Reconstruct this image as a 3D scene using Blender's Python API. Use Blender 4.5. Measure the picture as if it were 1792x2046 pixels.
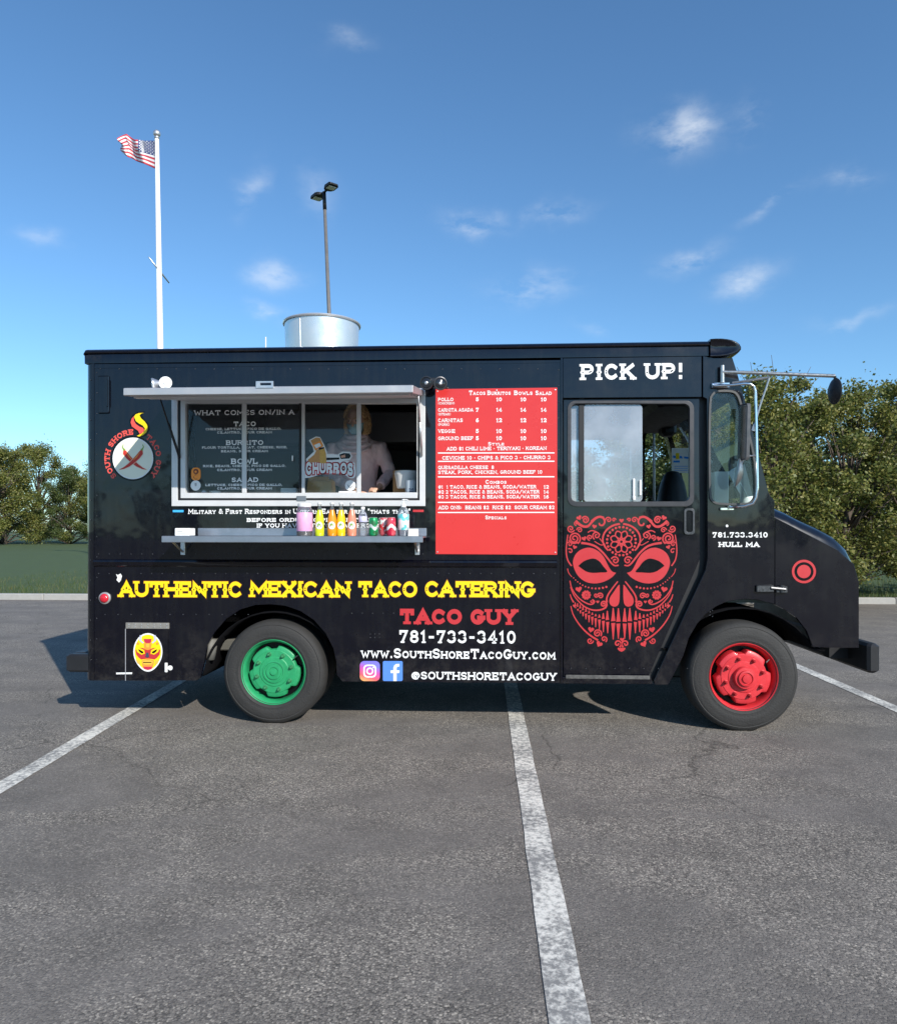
import bpy, math, random
from mathutils import Vector, Matrix, noise
from mathutils.geometry import tessellate_polygon
R = math.radians
for o in list(bpy.data.objects): bpy.data.objects.remove(o)
scene = bpy.context.scene
COL = scene.collection

# ------------------------------------------------------------------ camera
F, U0, V0 = 1426.0, 896.0, 1062.0          # focal length and horizon in photograph units (1792 wide)
CAM = Vector((0.0, -5.453, 1.5)); YAW = R(2.94)
RIGHT = Vector((math.cos(YAW), math.sin(YAW), 0)); FWD = Vector((-math.sin(YAW), math.cos(YAW), 0)); UP = Vector((0, 0, 1))
cam_d = bpy.data.cameras.new('camera'); cam = bpy.data.objects.new('camera', cam_d); COL.objects.link(cam)
cam.location = CAM; cam.rotation_euler = (R(90), 0, YAW)
cam_d.sensor_fit = 'HORIZONTAL'; cam_d.sensor_width = 36; cam_d.lens = 36*F/1792
cam_d.shift_y = (V0-1024)/1792; cam_d.clip_end = 2000
scene.camera = cam

# ------------------------------------------------------------------ light
SUN = Vector((1.0, -1.36, 1.0)).normalized()
EL = math.asin(SUN.z); AZ = math.atan2(SUN.x, SUN.y)
world = bpy.data.worlds.new('World'); scene.world = world; world.use_nodes = True
sun_d = bpy.data.lights.new('sun', 'SUN'); sun_d.energy = 5.0; sun_d.angle = R(0.53); sun_d.color = (1, .95, .87)
sun = bpy.data.objects.new('sun', sun_d); COL.objects.link(sun)
sun.rotation_euler = (-SUN).to_track_quat('-Z', 'Y').to_euler()
scene.view_settings.view_transform = 'Standard'; scene.view_settings.look = 'None'
scene.view_settings.exposure = 0.2; scene.view_settings.gamma = 1

def ray(u, v): return (RIGHT*((u-U0)/F) + UP*((V0-v)/F) + FWD)
def S(u, v, y=0.0):
    """photograph point -> (x, z) in metres on the plane Y = y"""
    d = ray(u, v); t = (y-CAM.y)/d.y; p = CAM + d*t
    return (p.x, p.z)
def G0(u, v, z=0.0):
    d = ray(u, v); t = (z-CAM.z)/d.z; p = CAM + d*t
    return (p.x, p.y)
def D3(u, v, depth): return CAM + ray(u, v)*depth

# ------------------------------------------------------------------ world: Nishita sky with thin clouds
def build_world():
    nt = world.node_tree; nt.nodes.clear(); N = nt.nodes.new; L = nt.links.new
    out = N('ShaderNodeOutputWorld'); bg = N('ShaderNodeBackground'); bg.inputs['Strength'].default_value = 0.127
    sky = N('ShaderNodeTexSky'); sky.sky_type = 'NISHITA'; sky.sun_disc = False
    sky.sun_elevation = EL; sky.sun_rotation = AZ; sky.altitude = 0; sky.air_density = 1.0; sky.dust_density = 0.25; sky.ozone_density = 2.6
    tc = N('ShaderNodeTexCoord')
    nz = N('ShaderNodeTexNoise'); nz.inputs['Scale'].default_value = 13; nz.inputs['Detail'].default_value = 7; nz.inputs['Roughness'].default_value = .62
    mp = N('ShaderNodeMapping'); mp.inputs['Scale'].default_value = (1, 1, 2.2); mp.inputs['Location'].default_value = (3.1, 1.7, .4)
    L(tc.outputs['Generated'], mp.inputs['Vector']); L(mp.outputs[0], nz.inputs['Vector'])
    def math_(op, a, b=None, clamp=False):
        n = N('ShaderNodeMath'); n.operation = op; n.use_clamp = clamp
        for i, x in enumerate((a, b)):
            if x is None: continue
            if isinstance(x, (int, float)): n.inputs[i].default_value = x
            else: L(x, n.inputs[i])
        return n.outputs[0]
    # warp so that the patches have torn edges
    nw = N('ShaderNodeTexNoise'); nw.inputs['Scale'].default_value = 14; nw.inputs['Detail'].default_value = 5
    L(tc.outputs['Generated'], nw.inputs['Vector'])
    vs = N('ShaderNodeVectorMath'); vs.operation = 'SUBTRACT'; L(nw.outputs['Color'], vs.inputs[0]); vs.inputs[1].default_value = (.5, .5, .5)
    vm = N('ShaderNodeVectorMath'); vm.operation = 'SCALE'; L(vs.outputs[0], vm.inputs[0]); vm.inputs['Scale'].default_value = .055
    va = N('ShaderNodeVectorMath'); va.operation = 'ADD'; L(tc.outputs['Generated'], va.inputs[0]); L(vm.outputs[0], va.inputs[1])
    total = None
    for u, v, ru, rv, s, tilt in ((1372,252,75,34,1.0,.0),(1500,232,26,40,.35,.5),(500,372,24,50,.5,-.6),(640,395,40,45,.35,.4),(950,440,62,20,.75,-.1),
                            (1100,430,70,20,.65,.12),(545,553,52,28,.75,.15),(530,630,45,16,.7,-.1),(1060,580,100,26,.6,.1),(1375,523,58,22,.75,.12),
                            (1482,570,55,28,.8,.1),(1540,415,52,14,.5,.45),(1190,655,40,14,.3,0),
                            (90,480,50,18,.45,.1),(1690,360,50,18,.5,-.1),(1700,640,60,18,.5,.05),(700,80,60,18,.35,.1)):
        c = ray(u, v); r = c.length; c.normalize()
        vv = N('ShaderNodeVectorMath'); vv.operation = 'SUBTRACT'; L(va.outputs[0], vv.inputs[0]); vv.inputs[1].default_value = c
        ex = (RIGHT*math.cos(tilt) + UP*math.sin(tilt)).normalized(); ey = (UP*math.cos(tilt) - RIGHT*math.sin(tilt)).normalized()
        comps = []
        for e, w in ((ex, ru*.78), (ey, rv*.8)):
            dt = N('ShaderNodeVectorMath'); dt.operation = 'DOT_PRODUCT'; L(vv.outputs[0], dt.inputs[0]); dt.inputs[1].default_value = e*(F*r/w)
            comps.append(math_('POWER', dt.outputs['Value'], 2))
        fr = N('ShaderNodeVectorMath'); fr.operation = 'DOT_PRODUCT'; L(va.outputs[0], fr.inputs[0]); fr.inputs[1].default_value = c
        g = math_('EXPONENT', math_('MULTIPLY', math_('ADD', comps[0], comps[1]), -1.0))
        g = math_('MULTIPLY', g, math_('GREATER_THAN', fr.outputs['Value'], 0))
        g = math_('MULTIPLY', g, s)
        total = g if total is None else math_('MAXIMUM', total, g)
    # the same thin wisps scattered over the rest of the sky
    n2 = N('ShaderNodeTexNoise'); n2.inputs['Scale'].default_value = 2.3; n2.inputs['Detail'].default_value = 3; L(mp.outputs[0], n2.inputs['Vector'])
    behind = N('ShaderNodeVectorMath'); behind.operation = 'DOT_PRODUCT'; L(tc.outputs['Generated'], behind.inputs[0]); behind.inputs[1].default_value = FWD
    m2 = math_('MULTIPLY', math_('SUBTRACT', n2.outputs['Fac'], .56, True), 5.0, True)
    m2 = math_('MULTIPLY', m2, math_('LESS_THAN', behind.outputs['Value'], .45))
    total = math_('MAXIMUM', total, m2)
    wisp = math_('MULTIPLY', math_('SUBTRACT', nz.outputs['Fac'], .38, True), 4.4, True)
    fac = math_('MULTIPLY', math_('MULTIPLY', total, wisp), .55, True)
    tint = N('ShaderNodeMix'); tint.data_type = 'RGBA'; tint.blend_type = 'MULTIPLY'; tint.inputs[0].default_value = 1
    L(sky.outputs[0], tint.inputs[6]); tint.inputs[7].default_value = (.76, 1.06, 1.225, 1)
    mx = N('ShaderNodeMix'); mx.data_type = 'RGBA'
    L(fac, mx.inputs[0]); L(tint.outputs[2], mx.inputs[6]); mx.inputs[7].default_value = (6.6, 7.0, 7.4, 1)
    L(mx.outputs[2], bg.inputs['Color']); L(bg.outputs[0], out.inputs[0])
build_world()

# ------------------------------------------------------------------ materials
def rgb(r, g, b):
    f = lambda c: (c/255/12.92 if c/255 <= .04045 else ((c/255+.055)/1.055)**2.4)
    return (f(r), f(g), f(b))
def nodes(m):
    m.use_nodes = True; nt = m.node_tree
    return nt, nt.nodes['Principled BSDF'], nt.nodes.new, nt.links.new
MATS = {}
def pm(name, col, rough=.5, metal=0.0, coat=0.0, var=.12, vscale=6.0, bump=0.0, bscale=40.0, spec=.5, rvar=.1, trans=0.0, ior=1.45):
    """principled material with slight procedural mottling of colour, gloss and relief"""
    m = bpy.data.materials.new(name); nt, b, N, L = nodes(m)
    tc = N('ShaderNodeTexCoord'); n = N('ShaderNodeTexNoise'); n.inputs['Scale'].default_value = vscale; n.inputs['Detail'].default_value = 6; n.inputs['Roughness'].default_value = .65
    L(tc.outputs['Object'], n.inputs['Vector'])
    mx = N('ShaderNodeMix'); mx.data_type = 'RGBA'; L(n.outputs['Fac'], mx.inputs[0])
    mx.inputs[6].default_value = (*[c*(1-var) for c in col], 1); mx.inputs[7].default_value = (*[min(1, c*(1+var)) for c in col], 1)
    L(mx.outputs[2], b.inputs['Base Color'])
    mr = N('ShaderNodeMapRange'); L(n.outputs['Fac'], mr.inputs[0]); mr.inputs[1].default_value = .3; mr.inputs[2].default_value = .7
    mr.inputs[3].default_value = max(.02, rough-rvar); mr.inputs[4].default_value = min(1, rough+rvar); L(mr.outputs[0], b.inputs['Roughness'])
    b.inputs['Metallic'].default_value = metal; b.inputs['Coat Weight'].default_value = coat; b.inputs['Coat Roughness'].default_value = .08
    b.inputs['Specular IOR Level'].default_value = spec; b.inputs['Transmission Weight'].default_value = trans; b.inputs['IOR'].default_value = ior
    if bump:
        n2 = N('ShaderNodeTexNoise'); n2.inputs['Scale'].default_value = bscale; n2.inputs['Detail'].default_value = 4; L(tc.outputs['Object'], n2.inputs['Vector'])
        bp = N('ShaderNodeBump'); bp.inputs['Strength'].default_value = bump; bp.inputs['Distance'].default_value = .01
        L(n2.outputs['Fac'], bp.inputs['Height']); L(bp.outputs[0], b.inputs['Normal'])
    MATS[name] = m; return m

def paint_mat():
    """black truck enamel: slightly wavy sheet metal, dusty towards large smudges"""
    m = bpy.data.materials.new('black_paint'); nt, b, N, L = nodes(m)
    tc = N('ShaderNodeTexCoord')
    n = N('ShaderNodeTexNoise'); n.inputs['Scale'].default_value = 2.6; n.inputs['Detail'].default_value = 8; n.inputs['Roughness'].default_value = .7; L(tc.outputs['Object'], n.inputs['Vector'])
    st = N('ShaderNodeMapping'); st.inputs['Scale'].default_value = (9, 9, .8); L(tc.outputs['Object'], st.inputs['Vector'])
    n3 = N('ShaderNodeTexNoise'); n3.inputs['Scale'].default_value = 3; n3.inputs['Detail'].default_value = 5; L(st.outputs[0], n3.inputs['Vector'])
    ad = N('ShaderNodeMath'); ad.operation = 'MULTIPLY'; L(n.outputs['Fac'], ad.inputs[0]); L(n3.outputs['Fac'], ad.inputs[1])
    cr = N('ShaderNodeValToRGB'); L(ad.outputs[0], cr.inputs[0])
    cr.color_ramp.elements[0].position = .22; cr.color_ramp.elements[0].color = (.0012, .0012, .0046, 1)
    cr.color_ramp.elements[1].position = .48; cr.color_ramp.elements[1].color = (.0062, .0060, .0075, 1)
    sp = N('ShaderNodeSeparateXYZ'); L(tc.outputs['Object'], sp.inputs[0])
    hz = N('ShaderNodeMapRange'); L(sp.outputs[2], hz.inputs[0]); hz.inputs[1].default_value = .85; hz.inputs[2].default_value = .33; hz.inputs[3].default_value = 0; hz.inputs[4].default_value = 1
    ns = N('ShaderNodeTexNoise'); ns.inputs['Scale'].default_value = 5.5; ns.inputs['Detail'].default_value = 9; ns.inputs['Roughness'].default_value = .75; L(tc.outputs['Object'], ns.inputs['Vector'])
    nr = N('ShaderNodeMapRange'); L(ns.outputs['Fac'], nr.inputs[0]); nr.inputs[1].default_value = .48; nr.inputs[2].default_value = .78; nr.inputs[4].default_value = .55
    sm = N('ShaderNodeMath'); sm.operation = 'MULTIPLY'; L(hz.outputs[0], sm.inputs[0]); L(nr.outputs[0], sm.inputs[1])
    dm = N('ShaderNodeMix'); dm.data_type = 'RGBA'; L(sm.outputs[0], dm.inputs[0]); L(cr.outputs[0], dm.inputs[6]); dm.inputs[7].default_value = (.075, .068, .06, 1)   # dried road splash low on the panels
    L(dm.outputs[2], b.inputs['Base Color'])
    mr = N('ShaderNodeMapRange'); L(n.outputs['Fac'], mr.inputs[0]); mr.inputs[1].default_value = .35; mr.inputs[2].default_value = .7; mr.inputs[3].default_value = .16; mr.inputs[4].default_value = .4
    L(mr.outputs[0], b.inputs['Roughness'])
    b.inputs['Coat Weight'].default_value = .85; b.inputs['Coat Roughness'].default_value = .05; b.inputs['Coat IOR'].default_value = 1.5; b.inputs['Specular IOR Level'].default_value = .14
    n2 = N('ShaderNodeTexNoise'); n2.inputs['Scale'].default_value = 1.7; n2.inputs['Detail'].default_value = 3; L(tc.outputs['Object'], n2.inputs['Vector'])
    bp = N('ShaderNodeBump'); bp.inputs['Strength'].default_value = .34; bp.inputs['Distance'].default_value = .02
    L(n2.outputs['Fac'], bp.inputs['Height']); L(bp.outputs[0], b.inputs['Normal']); L(bp.outputs[0], b.inputs['Coat Normal'])
    return m
PAINT = paint_mat()

def glass_mat(name, tint=(.92, .97, .95), dust=.02, dcol=(.75, .78, .8), rough=0.0, dscale=5, base_refl=0.0, ior=1.5):
    m = bpy.data.materials.new(name); nt, b, N, L = nodes(m); nt.nodes.remove(b); out = nt.nodes['Material Output']
    t = N('ShaderNodeBsdfTransparent'); t.inputs[0].default_value = (*tint, 1)
    g = N('ShaderNodeBsdfGlossy'); g.inputs['Roughness'].default_value = rough
    fr = N('ShaderNodeFresnel'); fr.inputs[0].default_value = ior
    fa = N('ShaderNodeMath'); fa.operation = 'ADD'; fa.use_clamp = True; L(fr.outputs[0], fa.inputs[0]); fa.inputs[1].default_value = base_refl
    mx = N('ShaderNodeMixShader'); L(fa.outputs[0], mx.inputs[0]); L(t.outputs[0], mx.inputs[1]); L(g.outputs[0], mx.inputs[2])
    d = N('ShaderNodeBsdfDiffuse'); d.inputs[0].default_value = (*dcol, 1)
    tc = N('ShaderNodeTexCoord'); n = N('ShaderNodeTexNoise'); n.inputs['Scale'].default_value = dscale; n.inputs['Detail'].default_value = 7; L(tc.outputs['Object'], n.inputs['Vector'])
    mr = N('ShaderNodeMapRange'); L(n.outputs['Fac'], mr.inputs[0]); mr.inputs[1].default_value = .3; mr.inputs[2].default_value = .7; mr.inputs[3].default_value = dust*.6; mr.inputs[4].default_value = dust*1.4
    m2 = N('ShaderNodeMixShader'); L(mr.outputs[0], m2.inputs[0]); L(mx.outputs[0], m2.inputs[1]); L(d.outputs[0], m2.inputs[2])
    L(m2.outputs[0], out.inputs[0]); return m

def asphalt_mat():
    m = bpy.data.materials.new('asphalt'); nt, b, N, L = nodes(m)
    tc = N('ShaderNodeTexCoord')
    def noi(s, d=4, r=.6):
        n = N('ShaderNodeTexNoise'); n.inputs['Scale'].default_value = s; n.inputs['Detail'].default_value = d; n.inputs['Roughness'].default_value = r; L(tc.outputs['Object'], n.inputs['Vector']); return n.outputs['Fac']
    def ramp(f, stops):
        c = N('ShaderNodeValToRGB'); L(f, c.inputs[0]); e = c.color_ramp.elements
        while len(e) < len(stops): e.new(.5)
        for x, (p, k) in zip(e, stops): x.position = p; x.color = (*k, 1) if isinstance(k, tuple) else (k, k, k, 1)
        return c.outputs[0]
    def mix(f, a, bb, mode='MIX'):
        x = N('ShaderNodeMix'); x.data_type = 'RGBA'; x.blend_type = mode
        if isinstance(f, (int, float)): x.inputs[0].default_value = f
        else: L(f, x.inputs[0])
        for i, q in ((6, a), (7, bb)):
            if isinstance(q, tuple): x.inputs[i].default_value = (*q, 1)
            else: L(q, x.inputs[i])
        return x.outputs[2]
    vo = N('ShaderNodeTexVoronoi'); vo.inputs['Scale'].default_value = 130; L(tc.outputs['Object'], vo.inputs['Vector'])
    sep = N('ShaderNodeSeparateColor'); L(vo.outputs['Color'], sep.inputs[0])
    stones = ramp(sep.outputs[0], [(0, (.105, .10, .094)), (.45, (.185, .173, .16)), (.8, (.245, .228, .205)), (.95, (.36, .335, .30)), (1, (.44, .41, .36))])
    mort = ramp(vo.outputs['Distance'], [(.0, 1.0), (.55, .95), (.85, .55)])
    base = mix(1.0, stones, mort, 'MULTIPLY')
    # smoother, darker worn bands where tyres have run and sealer has pooled
    st = N('ShaderNodeMapping'); st.inputs['Scale'].default_value = (.55, 1.5, 1); st.inputs['Rotation'].default_value = (0, 0, .12); L(tc.outputs['Object'], st.inputs['Vector'])
    nb = N('ShaderNodeTexNoise'); nb.inputs['Scale'].default_value = 1.1; nb.inputs['Detail'].default_value = 6; nb.inputs['Roughness'].default_value = .6; nb.inputs['Distortion'].default_value = .7; L(st.outputs[0], nb.inputs['Vector'])
    band = ramp(nb.outputs['Fac'], [(.44, 0.0), (.58, 1.0)])
    base = mix(mix(1.0, band, (.62, .62, .62), 'MULTIPLY'), base, (.142, .134, .128))
    base = mix(1.0, base, ramp(noi(2.3, 8, .7), [(.25, .74), (.75, 1.22)]), 'MULTIPLY')
    # hairline cracks
    v2 = N('ShaderNodeTexVoronoi'); v2.feature = 'DISTANCE_TO_EDGE'; v2.inputs['Scale'].default_value = .33
    wv = N('ShaderNodeVectorMath'); wv.operation = 'ADD'; L(tc.outputs['Object'], wv.inputs[0])
    nw = N('ShaderNodeTexNoise'); nw.inputs['Scale'].default_value = 2.2; nw.inputs['Detail'].default_value = 6; L(tc.outputs['Object'], nw.inputs['Vector'])
    ws = N('ShaderNodeVectorMath'); ws.operation = 'SCALE'; ws.inputs['Scale'].default_value = .5; L(nw.outputs['Color'], ws.inputs[0]); L(ws.outputs[0], wv.inputs[1]); L(wv.outputs[0], v2.inputs['Vector'])
    crack = ramp(v2.outputs['Distance'], [(.0, .55), (.0045, 1.0)])
    base = mix(ramp(noi(.9, 3), [(.46, 0.0), (.54, 1.0)]), base, mix(1.0, base, crack, 'MULTIPLY'))
    v3 = N('ShaderNodeTexVoronoi'); v3.inputs['Scale'].default_value = .75; L(wv.outputs[0], v3.inputs['Vector'])
    base = mix(1.0, base, ramp(v3.outputs['Distance'], [(.04, .62), (.13, 1.0)]), 'MULTIPLY')
    base = mix(1.0, base, (1.04, 1.0, .955), 'MULTIPLY')
    L(base, b.inputs['Base Color']); b.inputs['Roughness'].default_value = .88; b.inputs['Specular IOR Level'].default_value = .3
    bp = N('ShaderNodeBump'); bp.inputs['Strength'].default_value = .5; bp.inputs['Distance'].default_value = .006
    L(mort, bp.inputs['Height']); L(bp.outputs[0], b.inputs['Normal'])
    return m

def line_mat():
    m = bpy.data.materials.new('worn_road_paint'); nt, b, N, L = nodes(m)
    tc = N('ShaderNodeTexCoord'); n = N('ShaderNodeTexNoise'); n.inputs['Scale'].default_value = 34; n.inputs['Detail'].default_value = 8; n.inputs['Roughness'].default_value = .75; L(tc.outputs['Object'], n.inputs['Vector'])
    n2 = N('ShaderNodeTexNoise'); n2.inputs['Scale'].default_value = 3; n2.inputs['Detail'].default_value = 4; L(tc.outputs['Object'], n2.inputs['Vector'])
    ad = N('ShaderNodeMath'); ad.operation = 'MULTIPLY_ADD'; L(n2.outputs['Fac'], ad.inputs[0]); ad.inputs[1].default_value = .45; L(n.outputs['Fac'], ad.inputs[2])
    c = N('ShaderNodeValToRGB'); L(ad.outputs[0], c.inputs[0]); e = c.color_ramp.elements
    e[0].position = .63; e[0].color = (.22, .215, .205, 1); e[1].position = .82; e[1].color = (.72, .69, .62, 1)
    L(c.outputs[0], b.inputs['Base Color']); b.inputs['Roughness'].default_value = .8; return m

def leaf_mat(name, c0, c1, c2):
    m = bpy.data.materials.new(name); nt, b, N, L = nodes(m); nt.nodes.remove(b); out = nt.nodes['Material Output']
    g = N('ShaderNodeNewGeometry'); c = N('ShaderNodeValToRGB'); L(g.outputs['Random Per Island'], c.inputs[0]); e = c.color_ramp.elements
    e.new(.5)
    for x, p, k in zip(e, (0, .55, 1), (c0, c1, c2)): x.position = p; x.color = (*k, 1)
    d = N('ShaderNodeBsdfPrincipled'); L(c.outputs[0], d.inputs['Base Color']); d.inputs['Roughness'].default_value = .5
    t = N('ShaderNodeBsdfTranslucent'); L(c.outputs[0], t.inputs[0]); mx = N('ShaderNodeMixShader'); mx.inputs[0].default_value = .38
    L(d.outputs[0], mx.inputs[1]); L(t.outputs[0], mx.inputs[2]); L(mx.outputs[0], out.inputs[0]); return m

ASPH, LINE = asphalt_mat(), line_mat()
TYRE = pm('tyre_rubber', (.027, .026, .025), .75, var=.45, vscale=7, bump=.3, bscale=70)
GREEN = pm('green_wheel_paint', (.02, .27, .105), .42, coat=.15, var=.38, vscale=11, bump=.08, bscale=120)
RED = pm('red_wheel_paint', (.56, .028, .036), .42, coat=.15, var=.32, vscale=11, bump=.08, bscale=120)
DARK = pm('dark_underbody', (.006, .006, .007), .9, var=.3, spec=.05)
INNER = pm('interior_dark', (.10, .10, .11), .6, var=.2)
ALU = pm('brushed_aluminium', (.62, .62, .63), .38, .85, var=.1, vscale=18, bump=.03)
WALU = pm('white_aluminium_trim', (.60, .60, .60), .42, .15, var=.1, vscale=10)
STEEL = pm('stainless_steel', (.74, .74, .74), .32, .72, var=.08, vscale=5, bump=.05, bscale=4)
SHELF = pm('galvanised_shelf', (.36, .385, .43), .36, .8, var=.12, vscale=8)
CHROME = pm('chrome', (.78, .78, .8), .12, 1.0, var=.1, vscale=20)
RUBBER = pm('black_trim', (.013, .013, .015), .5, var=.3)
WHITE = pm('white_vinyl', (.78, .78, .77), .45, var=.03)
WPLAST = pm('white_plastic', (.78, .78, .77), .4, var=.05)
YEL = pm('yellow_vinyl', (.86, .62, .006), .45, var=.04)
DRED = pm('dark_red_vinyl', (.13, .008, .01), .5, var=.05)
REDV = pm('red_vinyl', (.49, .030, .036), .45, var=.06)
REDB = pm('red_board', (.60, .035, .033), .3, var=.09, vscale=1.6, bump=.02, bscale=3)
BLK = pm('black_vinyl', (.0035, .0035, .005), .25, var=.1, spec=.3)
CREAM = pm('cream_vinyl', (.80, .78, .62), .45, var=.03)
CHILI = pm('chili_vinyl', (.55, .03, .02), .45, var=.25, vscale=30)
ORANGE = pm('orange_vinyl', (.85, .28, .04), .45, var=.1)
BLUE = pm('blue_vinyl', (.03, .25, .75), .45, var=.05)
SKYB = pm('light_blue_vinyl', (.05, .40, .85), .45, var=.05)
GRN = pm('leaf_green_vinyl', (.20, .36, .06), .45, var=.1)
TAN = pm('tan_vinyl', (.55, .27, .09), .5, var=.3, vscale=60)
CARD = pm('cardboard', (.36, .21, .10), .85, var=.15, vscale=10)
GLASS = glass_mat('clear_window_glass', (.94, .96, .97), .02, (.5, .56, .62), base_refl=0, ior=1.34)
QGLASS = glass_mat('green_quarter_glass', (.93, .985, .965), .02, (.45, .62, .58), dscale=3, base_refl=0, ior=1.4)
DGLASS = glass_mat('dusty_door_glass', (.88, .92, .95), .32, (.64, .67, .73), dscale=3.2, base_refl=.10)
LENS = pm('lamp_lens', (.75, .76, .74), .25, var=.1, vscale=50)

# ------------------------------------------------------------------ mesh helpers
class MB:
    def __init__(s): s.v = []; s.f = []; s.m = []; s.cur = 0
    def add(s, vs, fs):
        k = len(s.v); s.v += [tuple(p) for p in vs]; s.f += [tuple(i+k for i in f) for f in fs]; s.m += [s.cur]*len(fs); return s
    def box(s, x0, x1, y0, y1, z0, z1):
        vs = [(x, y, z) for z in (z0, z1) for y in (y0, y1) for x in (x0, x1)]
        return s.add(vs, [(0,2,3,1),(4,5,7,6),(0,1,5,4),(2,6,7,3),(0,4,6,2),(1,3,7,5)])
    def obox(s, c, ax, ay, az):
        c = Vector(c); vs = [c+ax*i+ay*j+az*k for k in (-1, 1) for j in (-1, 1) for i in (-1, 1)]
        return s.add(vs, [(0,2,3,1),(4,5,7,6),(0,1,5,4),(2,6,7,3),(0,4,6,2),(1,3,7,5)])
    def bbox(s, x0, x1, y0, y1, z0, z1, b=.008):
        """box with chamfered edges"""
        b = min(b, abs(x1-x0)/2.2, abs(y1-y0)/2.2, abs(z1-z0)/2.2)
        rings = []
        for z, i in ((z0, b), (z0+b, 0), (z1-b, 0), (z1, b)):
            X0, X1, Y0, Y1 = x0+i, x1-i, y0+i, y1-i
            rings.append([(X0+b, Y0, z), (X1-b, Y0, z), (X1, Y0+b, z), (X1, Y1-b, z), (X1-b, Y1, z), (X0+b, Y1, z), (X0, Y1-b, z), (X0, Y0+b, z)])
        return s.loft(rings, True, True)
    def loft(s, rings, cap0=False, cap1=False, closed=True):
        n = len(rings[0]); vs = [p for r in rings for p in r]; fs = []
        for i in range(len(rings)-1):
            for j in range(n if closed else n-1):
                a = i*n+j; b_ = i*n+(j+1) % n; fs.append((a, b_, b_+n, a+n))
        if cap0: fs.append(tuple(range(n-1, -1, -1)))
        if cap1: fs.append(tuple(range((len(rings)-1)*n, len(rings)*n)))
        return s.add(vs, fs)
    def tube(s, pts, r, n=8, caps=True):
        pts = [Vector(p) for p in pts]; rr = r if isinstance(r, (list, tuple)) else [r]*len(pts)
        rings = []; prev = None
        for i, p in enumerate(pts):
            d = (pts[min(i+1, len(pts)-1)]-pts[max(i-1, 0)]).normalized()
            if prev is None:
                a = d.cross(Vector((0, 0, 1)) if abs(d.z) < .9 else Vector((1, 0, 0))).normalized()
            else:
                a = (prev-d*prev.dot(d)).normalized()
            prev = a; b_ = d.cross(a)
            rings.append([p+(a*math.cos(2*math.pi*k/n)+b_*math.sin(2*math.pi*k/n))*rr[i] for k in range(n)])
        return s.loft(rings, caps, caps)
    def lathe(s, prof, c=(0, 0, 0), axis='z', n=24, caps=True):
        """profile of (radius, height) turned about an axis through c"""
        c = Vector(c); rings = []
        for r, h in prof:
            ring = []
            for k in range(n):
                a = 2*math.pi*k/n; x, y = r*math.cos(a), r*math.sin(a)
                ring.append(c+(Vector((x, y, h)) if axis == 'z' else Vector((x, -h, y)) if axis == 'y' else Vector((h, x, y))))
            rings.append(ring)
        return s.loft(rings, caps, caps)
    def panel(s, outer, holes, y0, y1):
        """flat sheet in X/Z with holes, thickness y0..y1 (y0 is the outer face)"""
        loops = [list(outer)]+[list(h) for h in holes]
        tris = tessellate_polygon([[Vector((x, z, 0)) for x, z in l] for l in loops])
        flat = [p for l in loops for p in l]; n = len(flat)
        vs = [(x, y0, z) for x, z in flat]+[(x, y1, z) for x, z in flat]
        fs = []
        for t in tris:
            (ax, az), (bx, bz), (cx, cz) = (flat[i] for i in t)
            ccw = (bx-ax)*(cz-az)-(bz-az)*(cx-ax) > 0
            t = tuple(t) if ccw else tuple(reversed(t))
            fs += [t, tuple(i+n for i in reversed(t))]
        k = 0
        for li, l in enumerate(loops):
            area = sum(l[i][0]*l[(i+1) % len(l)][1]-l[(i+1) % len(l)][0]*l[i][1] for i in range(len(l)))
            flip = (area > 0) == (li == 0)
            for i in range(len(l)):
                a, b_ = k+i, k+(i+1) % len(l)
                fs.append((a, a+n, b_+n, b_) if flip else (a, b_, b_+n, a+n))
            k += len(l)
        return s.add(vs, fs)
    def decal(s, pts, y):
        """flat polygon facing the street at depth y"""
        area = sum(pts[i][0]*pts[(i+1) % len(pts)][1]-pts[(i+1) % len(pts)][0]*pts[i][1] for i in range(len(pts)))
        if area < 0: pts = list(reversed(pts))
        return s.add([(x, y, z) for x, z in pts], [tuple(range(len(pts)))])
    def build(s, name, mats, parent=None, smooth=False, bevel=0, solid=0):
        me = bpy.data.meshes.new(name); me.from_pydata(s.v, [], s.f); me.update()
        for m in (mats if isinstance(mats, (list, tuple)) else [mats]): me.materials.append(m)
        for p, mi in zip(me.polygons, s.m): p.material_index = mi
        if smooth is not False:
            me.shade_smooth() if smooth is True else None
            if smooth is not True:
                for p in me.polygons: p.use_smooth = True
                me.set_sharp_from_angle(angle=R(smooth))
        o = bpy.data.objects.new(name, me); COL.objects.link(o); attach(o, parent)
        if bevel:
            b = o.modifiers.new('bevel', 'BEVEL'); b.width = bevel; b.segments = 2; b.limit_method = 'ANGLE'
        if solid:
            b = o.modifiers.new('solid', 'SOLIDIFY'); b.thickness = solid
        return o
def attach(o, parent):
    if parent is None: return
    o.parent = parent
    off = Vector((0, 0, 0)); p = parent
    mw = Matrix.Identity(4)
    chain = []
    while p is not None: chain.append(p); p = p.parent
    for p in reversed(chain): mw = mw @ p.matrix_parent_inverse @ p.matrix_basis
    o.matrix_parent_inverse = mw.inverted()
def tag(o, label, cat, group=None, kind=None):
    if label: o['label'] = label
    if cat: o['category'] = cat
    if group: o['group'] = group
    if kind: o['kind'] = kind
    return o
def thing(name, loc, label, cat, group=None):
    o = bpy.data.objects.new(name, None); COL.objects.link(o); o.location = loc; o.empty_display_size = .2
    return tag(o, label, cat, group)
def structure(o): o['kind'] = 'structure'; return o
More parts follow.
